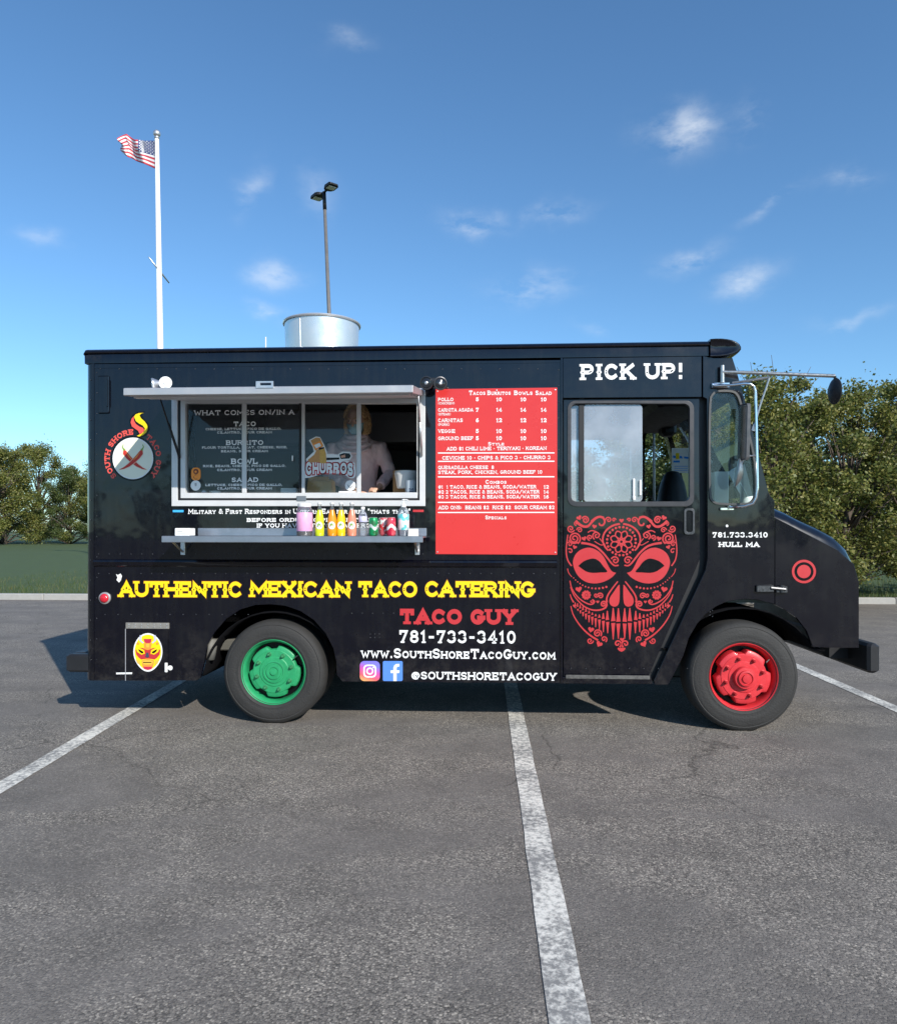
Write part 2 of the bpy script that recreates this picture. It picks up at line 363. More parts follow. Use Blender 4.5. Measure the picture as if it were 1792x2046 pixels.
def copy_tree(o, parent=None):
    c = o.copy(); COL.objects.link(c)
    if parent is not None: c.parent = parent
    for ch in list(o.children): copy_tree(ch, c)
    return c
def P2(pts, y=0.0): return [S(u, v, y) for u, v in pts]
def rrect(u0, v0, u1, v1, r, n=5):
    """rounded rectangle in photograph units"""
    out = []
    for cx, cy, a0 in ((u1-r, v0+r, -90), (u1-r, v1-r, 0), (u0+r, v1-r, 90), (u0+r, v0+r, 180)):
        for k in range(n+1):
            a = R(a0+90*k/n); out.append((cx+r*math.cos(a), cy+r*math.sin(a)))
    return out
def inset(pts, d):
    """shrink a polygon (any plane units) by d"""
    n = len(pts); area = sum(pts[i][0]*pts[(i+1) % n][1]-pts[(i+1) % n][0]*pts[i][1] for i in range(n)); sg = 1 if area > 0 else -1
    out = []
    for i in range(n):
        a, b_, c = Vector(pts[i-1]), Vector(pts[i]), Vector(pts[(i+1) % n])
        e1, e2 = (b_-a), (c-b_)
        if e1.length < 1e-9 or e2.length < 1e-9: out.append(tuple(b_)); continue
        e1.normalize(); e2.normalize()
        n1, n2 = Vector((-e1.y, e1.x))*sg, Vector((-e2.y, e2.x))*sg
        h = (n1+n2); h = h.normalized() if h.length > 1e-6 else n1
        out.append(tuple(b_+h*d/max(.4, h.dot(n1))))
    return out

# ------------------------------------------------------------------ lettering: a slab-serif sign painter's alphabet
def arc(cx, cy, rx, ry, a0, a1, n=8):
    return [(cx+rx*math.cos(R(a0+(a1-a0)*k/n)), cy+ry*math.sin(R(a0+(a1-a0)*k/n))) for k in range(n+1)]
GL = {
'A': (.86, [[(0,0),(.43,1),(.86,0)], [(.17,.32),(.69,.32)]]),
'B': (.72, [[(0,0),(0,1)], [(0,1),(.4,1)]+arc(.42,.76,.24,.24,90,-90)+[(0,.52)], [(.4,.52)]+arc(.44,.26,.28,.26,90,-90)+[(0,0)]]),
'C': (.76, [arc(.4,.5,.4,.5,45,315,13)]),
'D': (.78, [[(0,0),(0,1)], [(0,1),(.35,1)]+arc(.36,.5,.42,.5,90,-90,11)+[(0,0)]]),
'E': (.66, [[(0,0),(0,1)], [(0,1),(.64,1),(.64,.82)], [(0,.5),(.46,.5)], [(0,0),(.66,0),(.66,.2)]]),
'F': (.62, [[(0,0),(0,1)], [(0,1),(.62,1),(.62,.8)], [(0,.5),(.46,.5)]]),
'G': (.82, [arc(.4,.5,.4,.5,45,345,14), [(.5,.42),(.84,.42)]]),
'H': (.8, [[(0,0),(0,1)], [(.8,0),(.8,1)], [(0,.5),(.8,.5)]]),
'I': (.12, [[(.06,0),(.06,1)]]),
'J': (.55, [[(.5,1),(.5,.3)]+arc(.25,.27,.25,.27,0,-170)]),
'K': (.78, [[(0,0),(0,1)], [(.72,1),(.05,.42)], [(.25,.58),(.78,0)]]),
'L': (.64, [[(0,0),(0,1)], [(0,0),(.64,0),(.64,.22)]]),
'M': (.98, [[(0,0),(0,1),(.49,.3),(.98,1),(.98,0)]]),
'N': (.82, [[(0,0),(0,1),(.82,0),(.82,1)]]),
'O': (.86, [arc(.43,.5,.43,.5,90,450,18)]),
'P': (.68, [[(0,0),(0,1)], [(0,1),(.4,1)]+arc(.4,.73,.28,.27,90,-90)+[(0,.46)]]),
'Q': (.86, [arc(.43,.5,.43,.5,90,450,18), [(.5,.25),(.86,-.08)]]),
'R': (.76, [[(0,0),(0,1)], [(0,1),(.4,1)]+arc(.4,.75,.28,.25,90,-90)+[(0,.5)], [(.36,.5),(.76,0)]]),
'S': (.68, [arc(.34,.75,.32,.25,25,270,9)+arc(.34,.25,.34,.25,90,-155,9)[1:]]),
'T': (.8, [[(.4,0),(.4,1)], [(0,.8),(0,1),(.8,1),(.8,.8)]]),
'U': (.8, [[(0,1),(0,.4)]+arc(.4,.4,.4,.4,180,360,10)+[(.8,1)]]),
'V': (.84, [[(0,1),(.42,0),(.84,1)]]),
'W': (1.16, [[(0,1),(.3,0),(.58,.75),(.86,0),(1.16,1)]]),
'X': (.8, [[(0,0),(.8,1)], [(0,1),(.8,0)]]),
'Y': (.8, [[(.4,0),(.4,.45)], [(0,1),(.4,.45),(.8,1)]]),
'Z': (.7, [[(0,.8),(0,1),(.7,1),(0,0),(.7,0),(.7,.2)]]),
'0': (.62, [arc(.31,.5,.31,.5,90,450,16)]),
'1': (.3, [[(.18,0),(.18,1),(0,.82)]]),
'2': (.6, [arc(.3,.72,.3,.28,160,-25,8)+[(0,0),(.6,0),(.6,.15)]]),
'3': (.6, [arc(.28,.75,.28,.25,150,-80,8)+arc(.28,.26,.32,.26,75,-155,8)]),
'4': (.66, [[(.48,0),(.48,1),(0,.28),(.66,.28)]]),
'5': (.6, [[(.55,1),(.08,1),(.05,.55)]+arc(.28,.32,.32,.32,110,-150,9)]),
'6': (.62, [arc(.31,.3,.31,.3,90,450,12), [(.03,.3),(.05,.55),(.2,.85),(.5,1)]]),
'7': (.6, [[(0,.8),(0,1),(.6,1),(.2,0)]]),
'8': (.62, [arc(.31,.76,.27,.24,90,450,12), arc(.31,.26,.31,.26,90,450,12)]),
'9': (.62, [arc(.31,.7,.31,.3,90,450,12), [(.59,.7),(.57,.45),(.42,.15),(.12,0)]]),
'.': (.1, [[(.05,0),(.05,.02)]]), ',': (.1, [[(.07,.03),(.0,-.16)]]), '-': (.4, [[(.05,.45),(.35,.45)]]),
'!': (.1, [[(.05,.56),(.05,1)], [(.05,0),(.05,.01)]]), '/': (.5, [[(0,-.05),(.5,1.05)]]),
'&': (.8, [[(.8,0),(.2,.68)]+arc(.35,.8,.2,.2,200,-60,9)+[(.1,.38)]+arc(.3,.24,.28,.24,140,290,6)+[(.75,.45)]]),
'@': (1.0, [arc(.5,.45,.2,.22,90,450,12), [(.7,.66),(.7,.3)]+arc(.82,.35,.14,.12,200,330,4)+arc(.5,.45,.5,.5,-5,300,18)]),
'#': (.7, [[(.2,0),(.28,1)], [(.45,0),(.53,1)], [(0,.65),(.7,.65)], [(0,.32),(.7,.32)]]),
'$': (.62, [arc(.31,.72,.29,.23,25,270,9)+arc(.31,.27,.31,.23,90,-155,9)[1:], [(.31,-.1),(.31,1.1)]]),
':': (.1, [[(.05,.1),(.05,.14)], [(.05,.6),(.05,.64)]]), "'": (.08, [[(.04,.8),(.04,1)]]), '"': (.26, [[(.03,.78),(.03,1)], [(.22,.78),(.22,1)]]),
'(': (.25, [arc(.3,.5,.28,.6,120,240,6)]), ')': (.25, [arc(-.05,.5,.28,.6,60,-60,6)]), '*': (.24, [arc(.12,.45,.07,.07,0,360,6)]),
}
NOSER = set('.,-!/&@#$:\'"()*')
def stroke_poly(pts, w, w1=None, cap=True):
    """offset a polyline to quads; width may run from w to w1"""
    pts = [Vector(p) for p in pts]; closed = (pts[0]-pts[-1]).length < 1e-6
    q = [pts[0]]
    for p in pts[1:]:
        if (p-q[-1]).length > 1e-6: q.append(p)
    pts = q
    if closed: pts[-1] = pts[0]
    n = len(pts)
    if n < 2: return []
    L_, R_ = [], []
    for i in range(n):
        a = pts[i-1] if i > 0 else (pts[-2] if closed else None); c = pts[i+1] if i < n-1 else (pts[1] if closed else None); p = pts[i]
        d1 = (p-a).normalized() if a is not None else None; d2 = (c-p).normalized() if c is not None else None
        if d1 is None: d1 = d2
        if d2 is None: d2 = d1
        n1, n2 = Vector((-d1.y, d1.x)), Vector((-d2.y, d2.x)); h = n1+n2
        h = h.normalized() if h.length > .3 else n1
        ww = w if w1 is None else w+(w1-w)*i/(n-1)
        k = ww/2/max(.55, h.dot(n1))
        if cap and not closed and i == 0: p = p-d1*ww/2
        if cap and not closed and i == n-1: p = p+d1*ww/2
        L_.append(p+h*k); R_.append(p-h*k)
    return [[L_[i], R_[i], R_[i+1], L_[i+1]] for i in range(n-1)]
def glyph(ch, t, serif=True, deco=False, grow=0.0):
    """-> width, list of layers (each a list of polygons), list of dot polygons"""
    w, strokes = GL[ch]; lay = []; dots = []
    fx = lambda p: (p[0]+t/2, t/2+p[1]*(1-t))
    for st in strokes:
        pts = [fx(p) for p in st]; lay.append(stroke_poly(pts, t+grow))
        if serif and ch not in NOSER:
            for e, nb in ((0, 1), (-1, -2)):
                y = st[e][1]; d = Vector(st[nb])-Vector(st[e])
                if y in (0, 1) and len(st) >= 2 and abs(d.y) > abs(d.x)*.9:
                    x = pts[e][0]; hw = t*1.02+grow/2; hh = t*.62+grow
                    yy = -grow/2 if y == 0 else 1+grow/2
                    lay.append([[Vector((x-hw, yy)), Vector((x+hw, yy)), Vector((x+hw, yy+(hh if y == 0 else -hh))), Vector((x-hw, yy+(hh if y == 0 else -hh)))]])
        if deco and len(st) <= 5:
            for a, b_ in zip(pts[:-1], pts[1:]):
                if abs(b_[1]-a[1]) > .6:
                    mx, my = (a[0]+b_[0])/2, (a[1]+b_[1])/2-.02
                    lay.append([[Vector((mx-t*.85, my)), Vector((mx, my-t*1.1)), Vector((mx+t*.85, my)), Vector((mx, my+t*1.1))]])
                    dots.append([Vector((mx+t*.2*math.cos(k*1.0472), my+t*.2*math.sin(k*1.0472))) for k in range(6)])
        elif deco:
            mid = [p for p in pts if abs(p[1]-.5) < .09]
            for p in mid[:2]:
                dots.append([Vector((p[0]+t*.22*math.cos(k*1.0472), p[1]+t*.22*math.sin(k*1.0472))) for k in range(6)])
    return w+t, lay, dots
LAYWORD = []
def layout(text, t, serif, gap, small, deco=False, grow=0.0):
    LAYWORD.clear()
    x = 0; out = []; wd = 0
    for ch in text:
        if ch == ' ': x += .55; wd += 1; continue
        sc = 1.0; c = ch
        if ch.islower(): c = ch.upper(); sc = small
        if ch in '.,' and small < 1: sc = 1
        w, lay, dots = glyph(c, t/ (sc**.35), serif, deco, grow)
        out.append((x, sc, lay, dots)); LAYWORD.append(wd); x += w*sc+gap
    return x-gap, out
def letters(mb, text, u0, u1, vb, vt, y=-.004, t=.2, serif=True, gap=.16, small=.76, deco=False, grow=0.0, dotm=None, dz=.00012, word=None):
    """set one line of text between photograph columns u0..u1, baseline vb, cap line vt, on the plane Y = y"""
    W, out = layout(text, t, serif, gap, small, deco, grow)
    x0, zb = S(u0, vb, y); x1, _ = S(u1, vb, y); _, zt = S((u0+u1)/2, vt, y); _, zb = S((u0+u1)/2, vb, y)
    sx = (x1-x0)/W; sz = zt-zb; base = mb.cur; words = list(LAYWORD)
    for gi, (x, sc, lay, dots) in enumerate(out):
        if word is not None and words[gi] != word: continue
        for k, quads in enumerate(lay):
            for q in quads:
                mb.decal([(x0+(x+p.x*sc)*sx, zb+p.y*sc*sz) for p in q], y-dz*(k+1))
        if dotm is not None:
            mb.cur = dotm
            for q in dots: mb.decal([(x0+(x+p.x*sc)*sx, zb+p.y*sc*sz) for p in q], y-dz*14)
            mb.cur = base
    return mb
def text_part(name, text, u0, u1, vb, vt, mats, parent, **kw):
    mb = MB(); letters(mb, text, u0, u1, vb, vt, **kw); return mb.build(name, mats, parent)

# ================================================================== SETTING
def build_ground():
    mb = MB()
    xs = [-220, -60, -20, -8, 0, 8, 20, 60, 220]; ys = [-120, -40, -12, -4, 0, 4, 9.6]
    vs = [(x, y, 0) for y in ys for x in xs]; n = len(xs)
    mb.add(vs, [(j*n+i, j*n+i+1, (j+1)*n+i+1, (j+1)*n+i) for j in range(len(ys)-1) for i in range(n-1)])
    structure(mb.build('parking_lot', ASPH))
    # kerb and the grass bank behind the lot
    kerb = pm('kerb_granite', (.34, .33, .31), .85, var=.2, vscale=14, bump=.3)
    x = -60.0; k = 0
    kb = MB(); kb.bbox(0, 1.79, 9.6, 9.75, -.1, .13, .015); first = None
    holder = structure(MB().box(-60, 60, 9.62, 9.73, -.2, .09).build('kerb', kerb))
    while x < 30:
        if first is None: first = kb.build('kerb_stone', kerb, holder); o = first
        else: o = first.copy(); COL.objects.link(o)
        o.location.x = x; x += 1.8
    grass = pm('grass_ground', (.055, .085, .028), .95, var=.5, vscale=3, bump=.6, bscale=30)
    g = MB(); gx = [-220, -50] + [-40+4*i for i in range(21)] + [50, 220]; gy = [9.75, 11, 14, 19, 26, 40, 80, 400]; random.seed(4)
    vs = [(xx, yy, .1 if yy < 10 else .12+.06*(min(yy, 30)-10)*.35+random.uniform(-.05, .05)) for yy in gy for xx in gx]; n = len(gx)
    g.add(vs, [(j*n+i, j*n+i+1, (j+1)*n+i+1, (j+1)*n+i) for j in range(len(gy)-1) for i in range(n-1)])
    structure(g.build('grass_bank', grass, smooth=True))
    far = MB(); far.add([(-2000, -2000, -.06), (2000, -2000, -.06), (2000, 2000, -.06), (-2000, 2000, -.06)], [(0, 1, 2, 3)])
    structure(far.build('ground', grass))
    # grass blades along the bank
    bl = MB(); random.seed(8)
    for i in range(15000):
        xx = random.uniform(2.5, 13) if i % 3 else random.uniform(-13, -3.5); yy = 9.8+random.random()**1.6*6
        z = .1+.021*max(0, yy-10)*.9; h = random.uniform(.05, .16); a = random.uniform(0, 6.28); w = .008; l = random.uniform(-.05, .05)
        dx, dy = math.cos(a)*w, math.sin(a)*w
        bl.add([(xx-dx, yy-dy, z-.03), (xx+dx, yy+dy, z-.03), (xx+l, yy+l*.6, z+h)], [(0, 1, 2)])
    o = bl.build('grass', leaf_mat('grass_blade', (.05, .09, .02), (.09, .13, .035), (.19, .17, .07))); tag(o, 'short rough grass on the bank beyond the kerb', 'grass', kind='stuff')
    # painted stall lines, worn
    def line(p0, p1, w, nm='parking_line'):
        p0, p1 = Vector(p0), Vector(p1); d = (p1-p0); n_ = Vector((-d.y, d.x)).normalized()*w/2; m = MB(); random.seed(int(p0.x*100)); K = 40; vs = []
        for k in range(K+1):
            p = p0+d*k/K; e0, e1 = 1+random.uniform(-.05, .05), 1+random.uniform(-.05, .05)
            vs += [(*(p-n_*e0), .004), (*(p+n_*e1), .004)]
        m.add(vs, [(2*k+1, 2*k, 2*k+2, 2*k+3) for k in range(K)]); return structure(m.build(nm, LINE))
    a, b = Vector(G0(1063, 1613)), Vector(G0(1031, 1430)); d = (b-a).normalized(); line(a-d*2.6, a+d*4.9, .128)
    a2, b2 = Vector(G0(160, 1481)), Vector(G0(325, 1383)); d2 = (b2-a2).normalized(); line(a2-d2*3.9, a2+d2*3.6, .125)
    sp = Vector((3.2, 0)); line(a+sp-d*2.6, a+sp+d*4.9, .125); line(a2-sp-d2*3.9, a2-sp+d2*3.6, .125)
build_ground()

# ---- trees
def tree_mesh(seed, h, rad, nclump, nleaf, leaf, low=.12):
    rnd = random.Random(seed); tr = MB(); lv = MB()
    top = Vector((rnd.uniform(-.2, .2), rnd.uniform(-.2, .2), h*.8)); n = 9
    trunk = [Vector((top.x*(k/n)**1.5+.05*math.sin(k*1.3+seed), top.y*(k/n)**1.5, h*.8*k/n-.15)) for k in range(n+1)]
    tr.tube(trunk, [max(.02, .034*h*(1-.9*k/n)) for k in range(n+1)], 9)
    clumps = []
    for i in range(nclump):
        z = low+(1-low)*((i+.5)/nclump)
        a = i*2.39996+rnd.uniform(-.5, .5)
        prof = (1-abs((z-.42)/.62)**2.3); prof = max(.12, prof)
        r = rad*prof*(rnd.uniform(.35, 1.05) if rnd.random() < .75 else rnd.uniform(.9, 1.22))
        c = Vector((r*math.cos(a), r*math.sin(a), h*z*rnd.uniform(.95, 1.04))); clumps.append(c)
        k = max(1, min(n-1, int(z*.75*n))); p0 = trunk[k]; mid = p0.lerp(c, .5)+Vector((rnd.uniform(-.1, .1), rnd.uniform(-.1, .1), rnd.uniform(.0, .15)))
        tr.tube([p0, mid, c], [.012*h*.55, .012*h*.35, .006], 5)
        for q in range(3):
            e = c+Vector((rnd.gauss(0, .22), rnd.gauss(0, .22), rnd.gauss(.1, .22)))*(h/5); tr.tube([mid.lerp(c, .7), e], [.008, .004], 4)
    for c in clumps:
        s = rnd.uniform(.10, .22)*h/4.6; nl = int(nleaf*rnd.uniform(.6, 1.3))
        for i in range(nl):
            p = c+Vector((rnd.gauss(0, s), rnd.gauss(0, s), rnd.gauss(0, s*.75)))
            d = Vector((rnd.gauss(0, 1), rnd.gauss(0, 1), rnd.gauss(-.2, .7))).normalized(); e = d.cross(Vector((rnd.gauss(0, 1), rnd.gauss(0, 1), rnd.gauss(0, 1)))).normalized()
            L_ = leaf*rnd.uniform(.6, 1.3); w = L_*.33
            lv.add([p, p+d*L_*.5+e*w, p+d*L_, p+d*L_*.5-e*w], [(0, 1, 2, 3)])
    return tr, lv
BARK = pm('bark', (.09, .07, .055), .9, var=.35, vscale=12, bump=.6, bscale=20)
LEAF1 = leaf_mat('olive_leaf', (.085, .115, .024), (.16, .18, .04), (.30, .27, .075))
LEAF2 = leaf_mat('dark_green_leaf', (.04, .07, .018), (.075, .11, .028), (.15, .17, .05))
def make_tree(name, seed, h, rad, loc, label, group, nclump=58, nleaf=700, leaf=.066, mat=LEAF1, low=.12):
    t = thing(name, (0, 0, 0), label, 'tree', group); a, b = tree_mesh(seed, h, rad, nclump, nleaf, leaf, low)
    a.build('trunk', BARK, t, smooth=True); b.build('crown', mat, t); t.location = loc; return t
gb = 'trees on the grass bank beyond the truck'
def at(u, depth): p = D3(u, V0, depth); return Vector((p.x, p.y, .15))
proto = [make_tree('bank_tree', 3, 4.15, 1.7, at(1545, 13.6), 'olive leaved small tree behind the truck hood and mirror arm', gb),
         make_tree('bank_tree', 7, 4.2, 1.9, at(1690, 14.6), 'broad yellowing tree beyond the truck bonnet, right of the mirror rod', gb),
         make_tree('bank_tree', 12, 3.9, 1.7, at(1395, 15.2), 'dark green tree seen through the cab windows', gb, mat=LEAF2)]
def put(src, loc, sc, rz, label, group):
    c = copy_tree(src); c.location = loc; c.scale = (sc, sc, sc*1.0); c.rotation_euler.z = rz; c['label'] = label; c['group'] = group; return c
put(proto[2], at(1480, 16.4), 1.1, 1.0, 'tall dark tree standing behind the olive leaved tree', gb)
put(proto[0], at(1820, 15.5), 1.08, 2.1, 'olive tree at the end of the bank, past the yellowing tree', gb)
put(proto[2], at(1620, 17.5), 1.06, 2.8, 'dark tree in the gap between olive tree and yellowing tree', gb)
put(proto[1], at(1275, 16.5), .95, 4.0, 'yellowing tree beyond the cab, seen through the door window', gb)
gl = 'far trees along the edge of the lot'
for i, (u, dep, sc, rz, lb) in enumerate(((10, 52, 1.7, .3, 'rounded distant tree in the row beyond the left end of the lot'), (75, 60, 2.0, 1.4, 'tall distant tree behind the rounded one at the lot edge'), (140, 55, 1.5, 2.6, 'dark distant tree next to the truck tail'), (-60, 50, 1.9, 4.4, 'distant tree cut by the picture edge beyond the lot'),
                                         (1790, 44, 1.6, 1.1, 'distant tree far behind the yellowing bank tree'), (1900, 40, 1.7, 3.0, 'distant tree past the end of the bank'))):
    put(proto[i % 3], at(u, dep), sc, rz, lb, gl)
rb = random.Random(21)
for i in range(15):
    put(proto[rb.randrange(3)], at(215+i*112+rb.uniform(-30, 30), rb.uniform(46, 66)), rb.uniform(1.4, 2.2), rb.uniform(0, 6.28), 'tree in the long row far behind the truck', 'trees in the row far behind the truck')
gc = 'trees across the street from the serving side'
for i, (x, y, sc, rz) in enumerate(((-24, -50, 1.5, .2), (-15, -54, 1.3, 1.2), (-6, -49, 1.1, 2.2), (4, -55, 1.6, 3.2), (14, -50, 1.3, 4.2), (24, -53, 1.5, 5.2), (-34, -52, 1.4, 0.8), (34, -50, 1.4, 1.8))):
    put(proto[i % 3], (x, y, 0), sc, rz, 'tree in the row across the lot that faces the serving side', gc)

# ---- flagpole
def build_flagpole():
    dep = 20.0
    top, bot = D3(313.5, 274, dep), D3(320, 690, dep); dirv = (bot-top).normalized(); base = top+dirv*((top.z-.15)/-dirv.z)
    t = thing('flagpole', base, 'white tapered flagpole flying a wind blown striped flag behind the truck', 'flagpole')
    wp = pm('white_pole_paint', (.85, .85, .84), .35, var=.03)
    MB().tube([base-Vector((0, 0, .3)), base.lerp(top, .5), top], [.105, .088, .055], 16).build('pole', wp, t, smooth=True)
    MB().lathe([(0, -.10), (.05, -.09), (.09, -.05), (.105, 0), (.09, .05), (.05, .09), (.0, .10)], top+Vector((0, 0, .09)), n=16).build('finial_ball', ALU, t, smooth=True)
    m = MB().lathe([(.03, -.06), (.07, -.05), (.07, .0), (.03, .02)], top, n=12); m.build('truck_pulley', ALU, t, smooth=True)
    # flag
    A, B = 30, 26; top_px = [(310, 281), (287, 281), (268, 279), (253, 268), (236, 276)]; bot_px = [(311, 338), (287, 327), (272, 321.5), (258, 314), (245, 306)]
    def lerp_list(l, s):
        x = s*(len(l)-1); i = min(int(x), len(l)-2); f = x-i; f = f*f*(3-2*f)*.5+f*.5; return tuple(l[i][k]+(l[i+1][k]-l[i][k])*f for k in range(2))
    def fp(s, q):
        a, b = lerp_list(top_px, s), lerp_list(bot_px, s); u, v = a[0]+(b[0]-a[0])*q, a[1]+(b[1]-a[1])*q
        w = s**.8; dd = dep+.95*s*.8+.16*math.sin(s*11+q*2.2)*w+.07*math.sin(s*23+q*5)*w
        u += 3.0*w*math.sin(q*9+s*4)*s; v += 1.2*math.sin(s*13+q*3)*w
        return D3(u, v, dd)
    cl = pm('flag_red', (.55, .05, .07), .7, var=.08); cw = pm('flag_white', (.80, .78, .76), .7, var=.04); cb = pm('flag_blue', (.05, .07, .20), .7, var=.08)
    m = MB(); vs = [fp(i/A, j/B) for j in range(B+1) for i in range(A+1)]; k = len(m.v)
    for j in range(B):
        for i in range(A):
            m.cur = 2 if (i < 12 and j < 14) else (0 if (j//2) % 2 == 0 else 1)
            m.f.append((j*(A+1)+i, j*(A+1)+i+1, (j+1)*(A+1)+i+1, (j+1)*(A+1)+i)); m.m.append(m.cur)
    m.v = [tuple(p) for p in vs]
    fl = m.build('flag', [cl, cw, cb], t, smooth=True, solid=.006)
    fl['label'] = 'red and white striped flag with a blue starred corner'
    st = MB()
    for r in range(9):
        for c in range(6 if r % 2 == 0 else 5):
            s_, q_ = (c*2+1+(r % 2))/12.2*.4, (r+.8)/9.6*.54
            p = fp(s_, q_); du = (fp(s_+.01, q_)-p).normalized(); dv = (fp(s_, q_+.01)-p).normalized(); nn = du.cross(dv).normalized()
            for sg in (-1, 1):
                ctr = p+nn*sg*.011; pts = [ctr+(du*math.cos(k*math.pi/5+.3)+dv*math.sin(k*math.pi/5+.3))*(.030 if k % 2 == 0 else .014) for k in range(10)]
                st.add(pts, [tuple(range(10))])
    o = st.build('stars', cw, fl); o['kind'] = 'stuff'
    # yardarm and halyard
    y0, y1 = D3(297, 514, dep-.3), D3(338, 566, dep+.3); MB().tube([y0, y0.lerp(y1, .5), y1], [.018, .026, .018], 8).build('yardarm', ALU, t, smooth=True)
    h = [D3(316.5+.3*math.sin(k), 284+k*50, dep-.10) for k in range(14)]; MB().tube(h, .006, 5).build('halyard', cw, t)
build_flagpole()

# ---- lamp post
def build_lamp():
    dep = 22.0; top, bot = D3(647.5, 384, dep), D3(657.7, 626, dep); dv = (bot-top).normalized(); base = top+dv*((top.z-.2)/-dv.z)
    t = thing('lamp_post', base, 'tall grey lamp post with two dark flat lamp heads behind the truck', 'lamp post')
    grey = pm('grey_pole_paint', (.17, .16, .155), .5, .3, var=.1); dk = pm('bronze_fixture', (.02, .02, .022), .45, .4, var=.15)
    MB().tube([base-Vector((0, 0, .2)), top+dv*.55], [.085, .05], 14).build('pole', grey, t, smooth=True)
    MB().tube([top+dv*.55, top], [.058, .055], 14).build('tenon', dk, t, smooth=True)
    hd = Vector((.66, -.75, 0)).normalized(); sd = Vector((hd.y, -hd.x, 0))
    for sg in (1, -1):
        a = top; b = top+hd*sg*.22
        arm = MB().tube([a-Vector((0, 0, .02)), b+Vector((0, 0, .02))], [.035, .04], 8).build('arm', dk, t, smooth=True)
        m = MB(); rings = []
        for s_, w, z0, z1 in ((.16, .05, -.03, .05), (.22, .13, -.035, .06), (.32, .17, -.04, .065), (.58, .17, -.035, .055), (.64, .13, -.02, .03)):
            c = top+hd*sg*s_; rings.append([c+sd*w+Vector((0, 0, z0)), c+sd*w*.9+Vector((0, 0, z1)), c-sd*w*.9+Vector((0, 0, z1)), c-sd*w+Vector((0, 0, z0))])
        m.loft(rings, True, True); hdo = m.build('lamp_head', dk, t, bevel=.01)
        c = top+hd*sg*.45+Vector((0, 0, -.046)); MB().obox(c, hd*.11, sd*.12, Vector((0, 0, .006))).build('lens', LENS, hdo)
build_lamp()
# ================================================================== FOOD TRUCK
WID = 2.2
truck = thing('food_truck', (0, WID/2, 0), 'black step van food truck with red menu board and painted skull on its door', 'food truck')
REAR_ARCH = [(400,1356),(408,1324),(414,1291),(429,1264),(453,1237),(480,1219),(510,1210),(540,1208.7),(570,1211.7),(600,1222),(627,1240),(651,1267),(666,1297),(672,1324),(673,1350),(684,1363)]
FRONT_ARCH = [(1335,1369),(1349,1343),(1365,1311),(1376,1275.5),(1392,1248),(1408.5,1229),(1430,1213),(1452,1203),(1485,1198),(1512,1199),(1546,1208)]
FRONT_ARCH2 = [(1548.5,1209),(1566,1218),(1591,1235),(1612,1262),(1624,1294)]
PILLAR = [(1463,716),(1471,741),(1497,833),(1513,900.6),(1536,989),(1547,1001)]
QWIN = [(1424,788),(1432,783),(1462,783),(1472,790),(1478,806),(1495,870),(1505,915),(1509,958),(1509,992),(1503,1003),(1492,1008),(1434,1008),(1422,1002),(1417,990),(1417,800)]
def chaikin(p, k):
    for _ in range(k): p = [q for i in range(len(p)) for q in (tuple(.75*a+.25*b for a, b in zip(p[i], p[(i+1) % len(p)])), tuple(.25*a+.75*b for a, b in zip(p[i], p[(i+1) % len(p)])))]
    return p
QWIN = chaikin(QWIN, 2)
X = lambda u, v=1062, y=0: S(u, v, y)[0]
Z = lambda v, u=896, y=0: S(u, v, y)[1]
XR, XS, XD, XF = -3.15, X(187), X(1121), X(1547)      # rear end, start of side sheet, door post, cowl

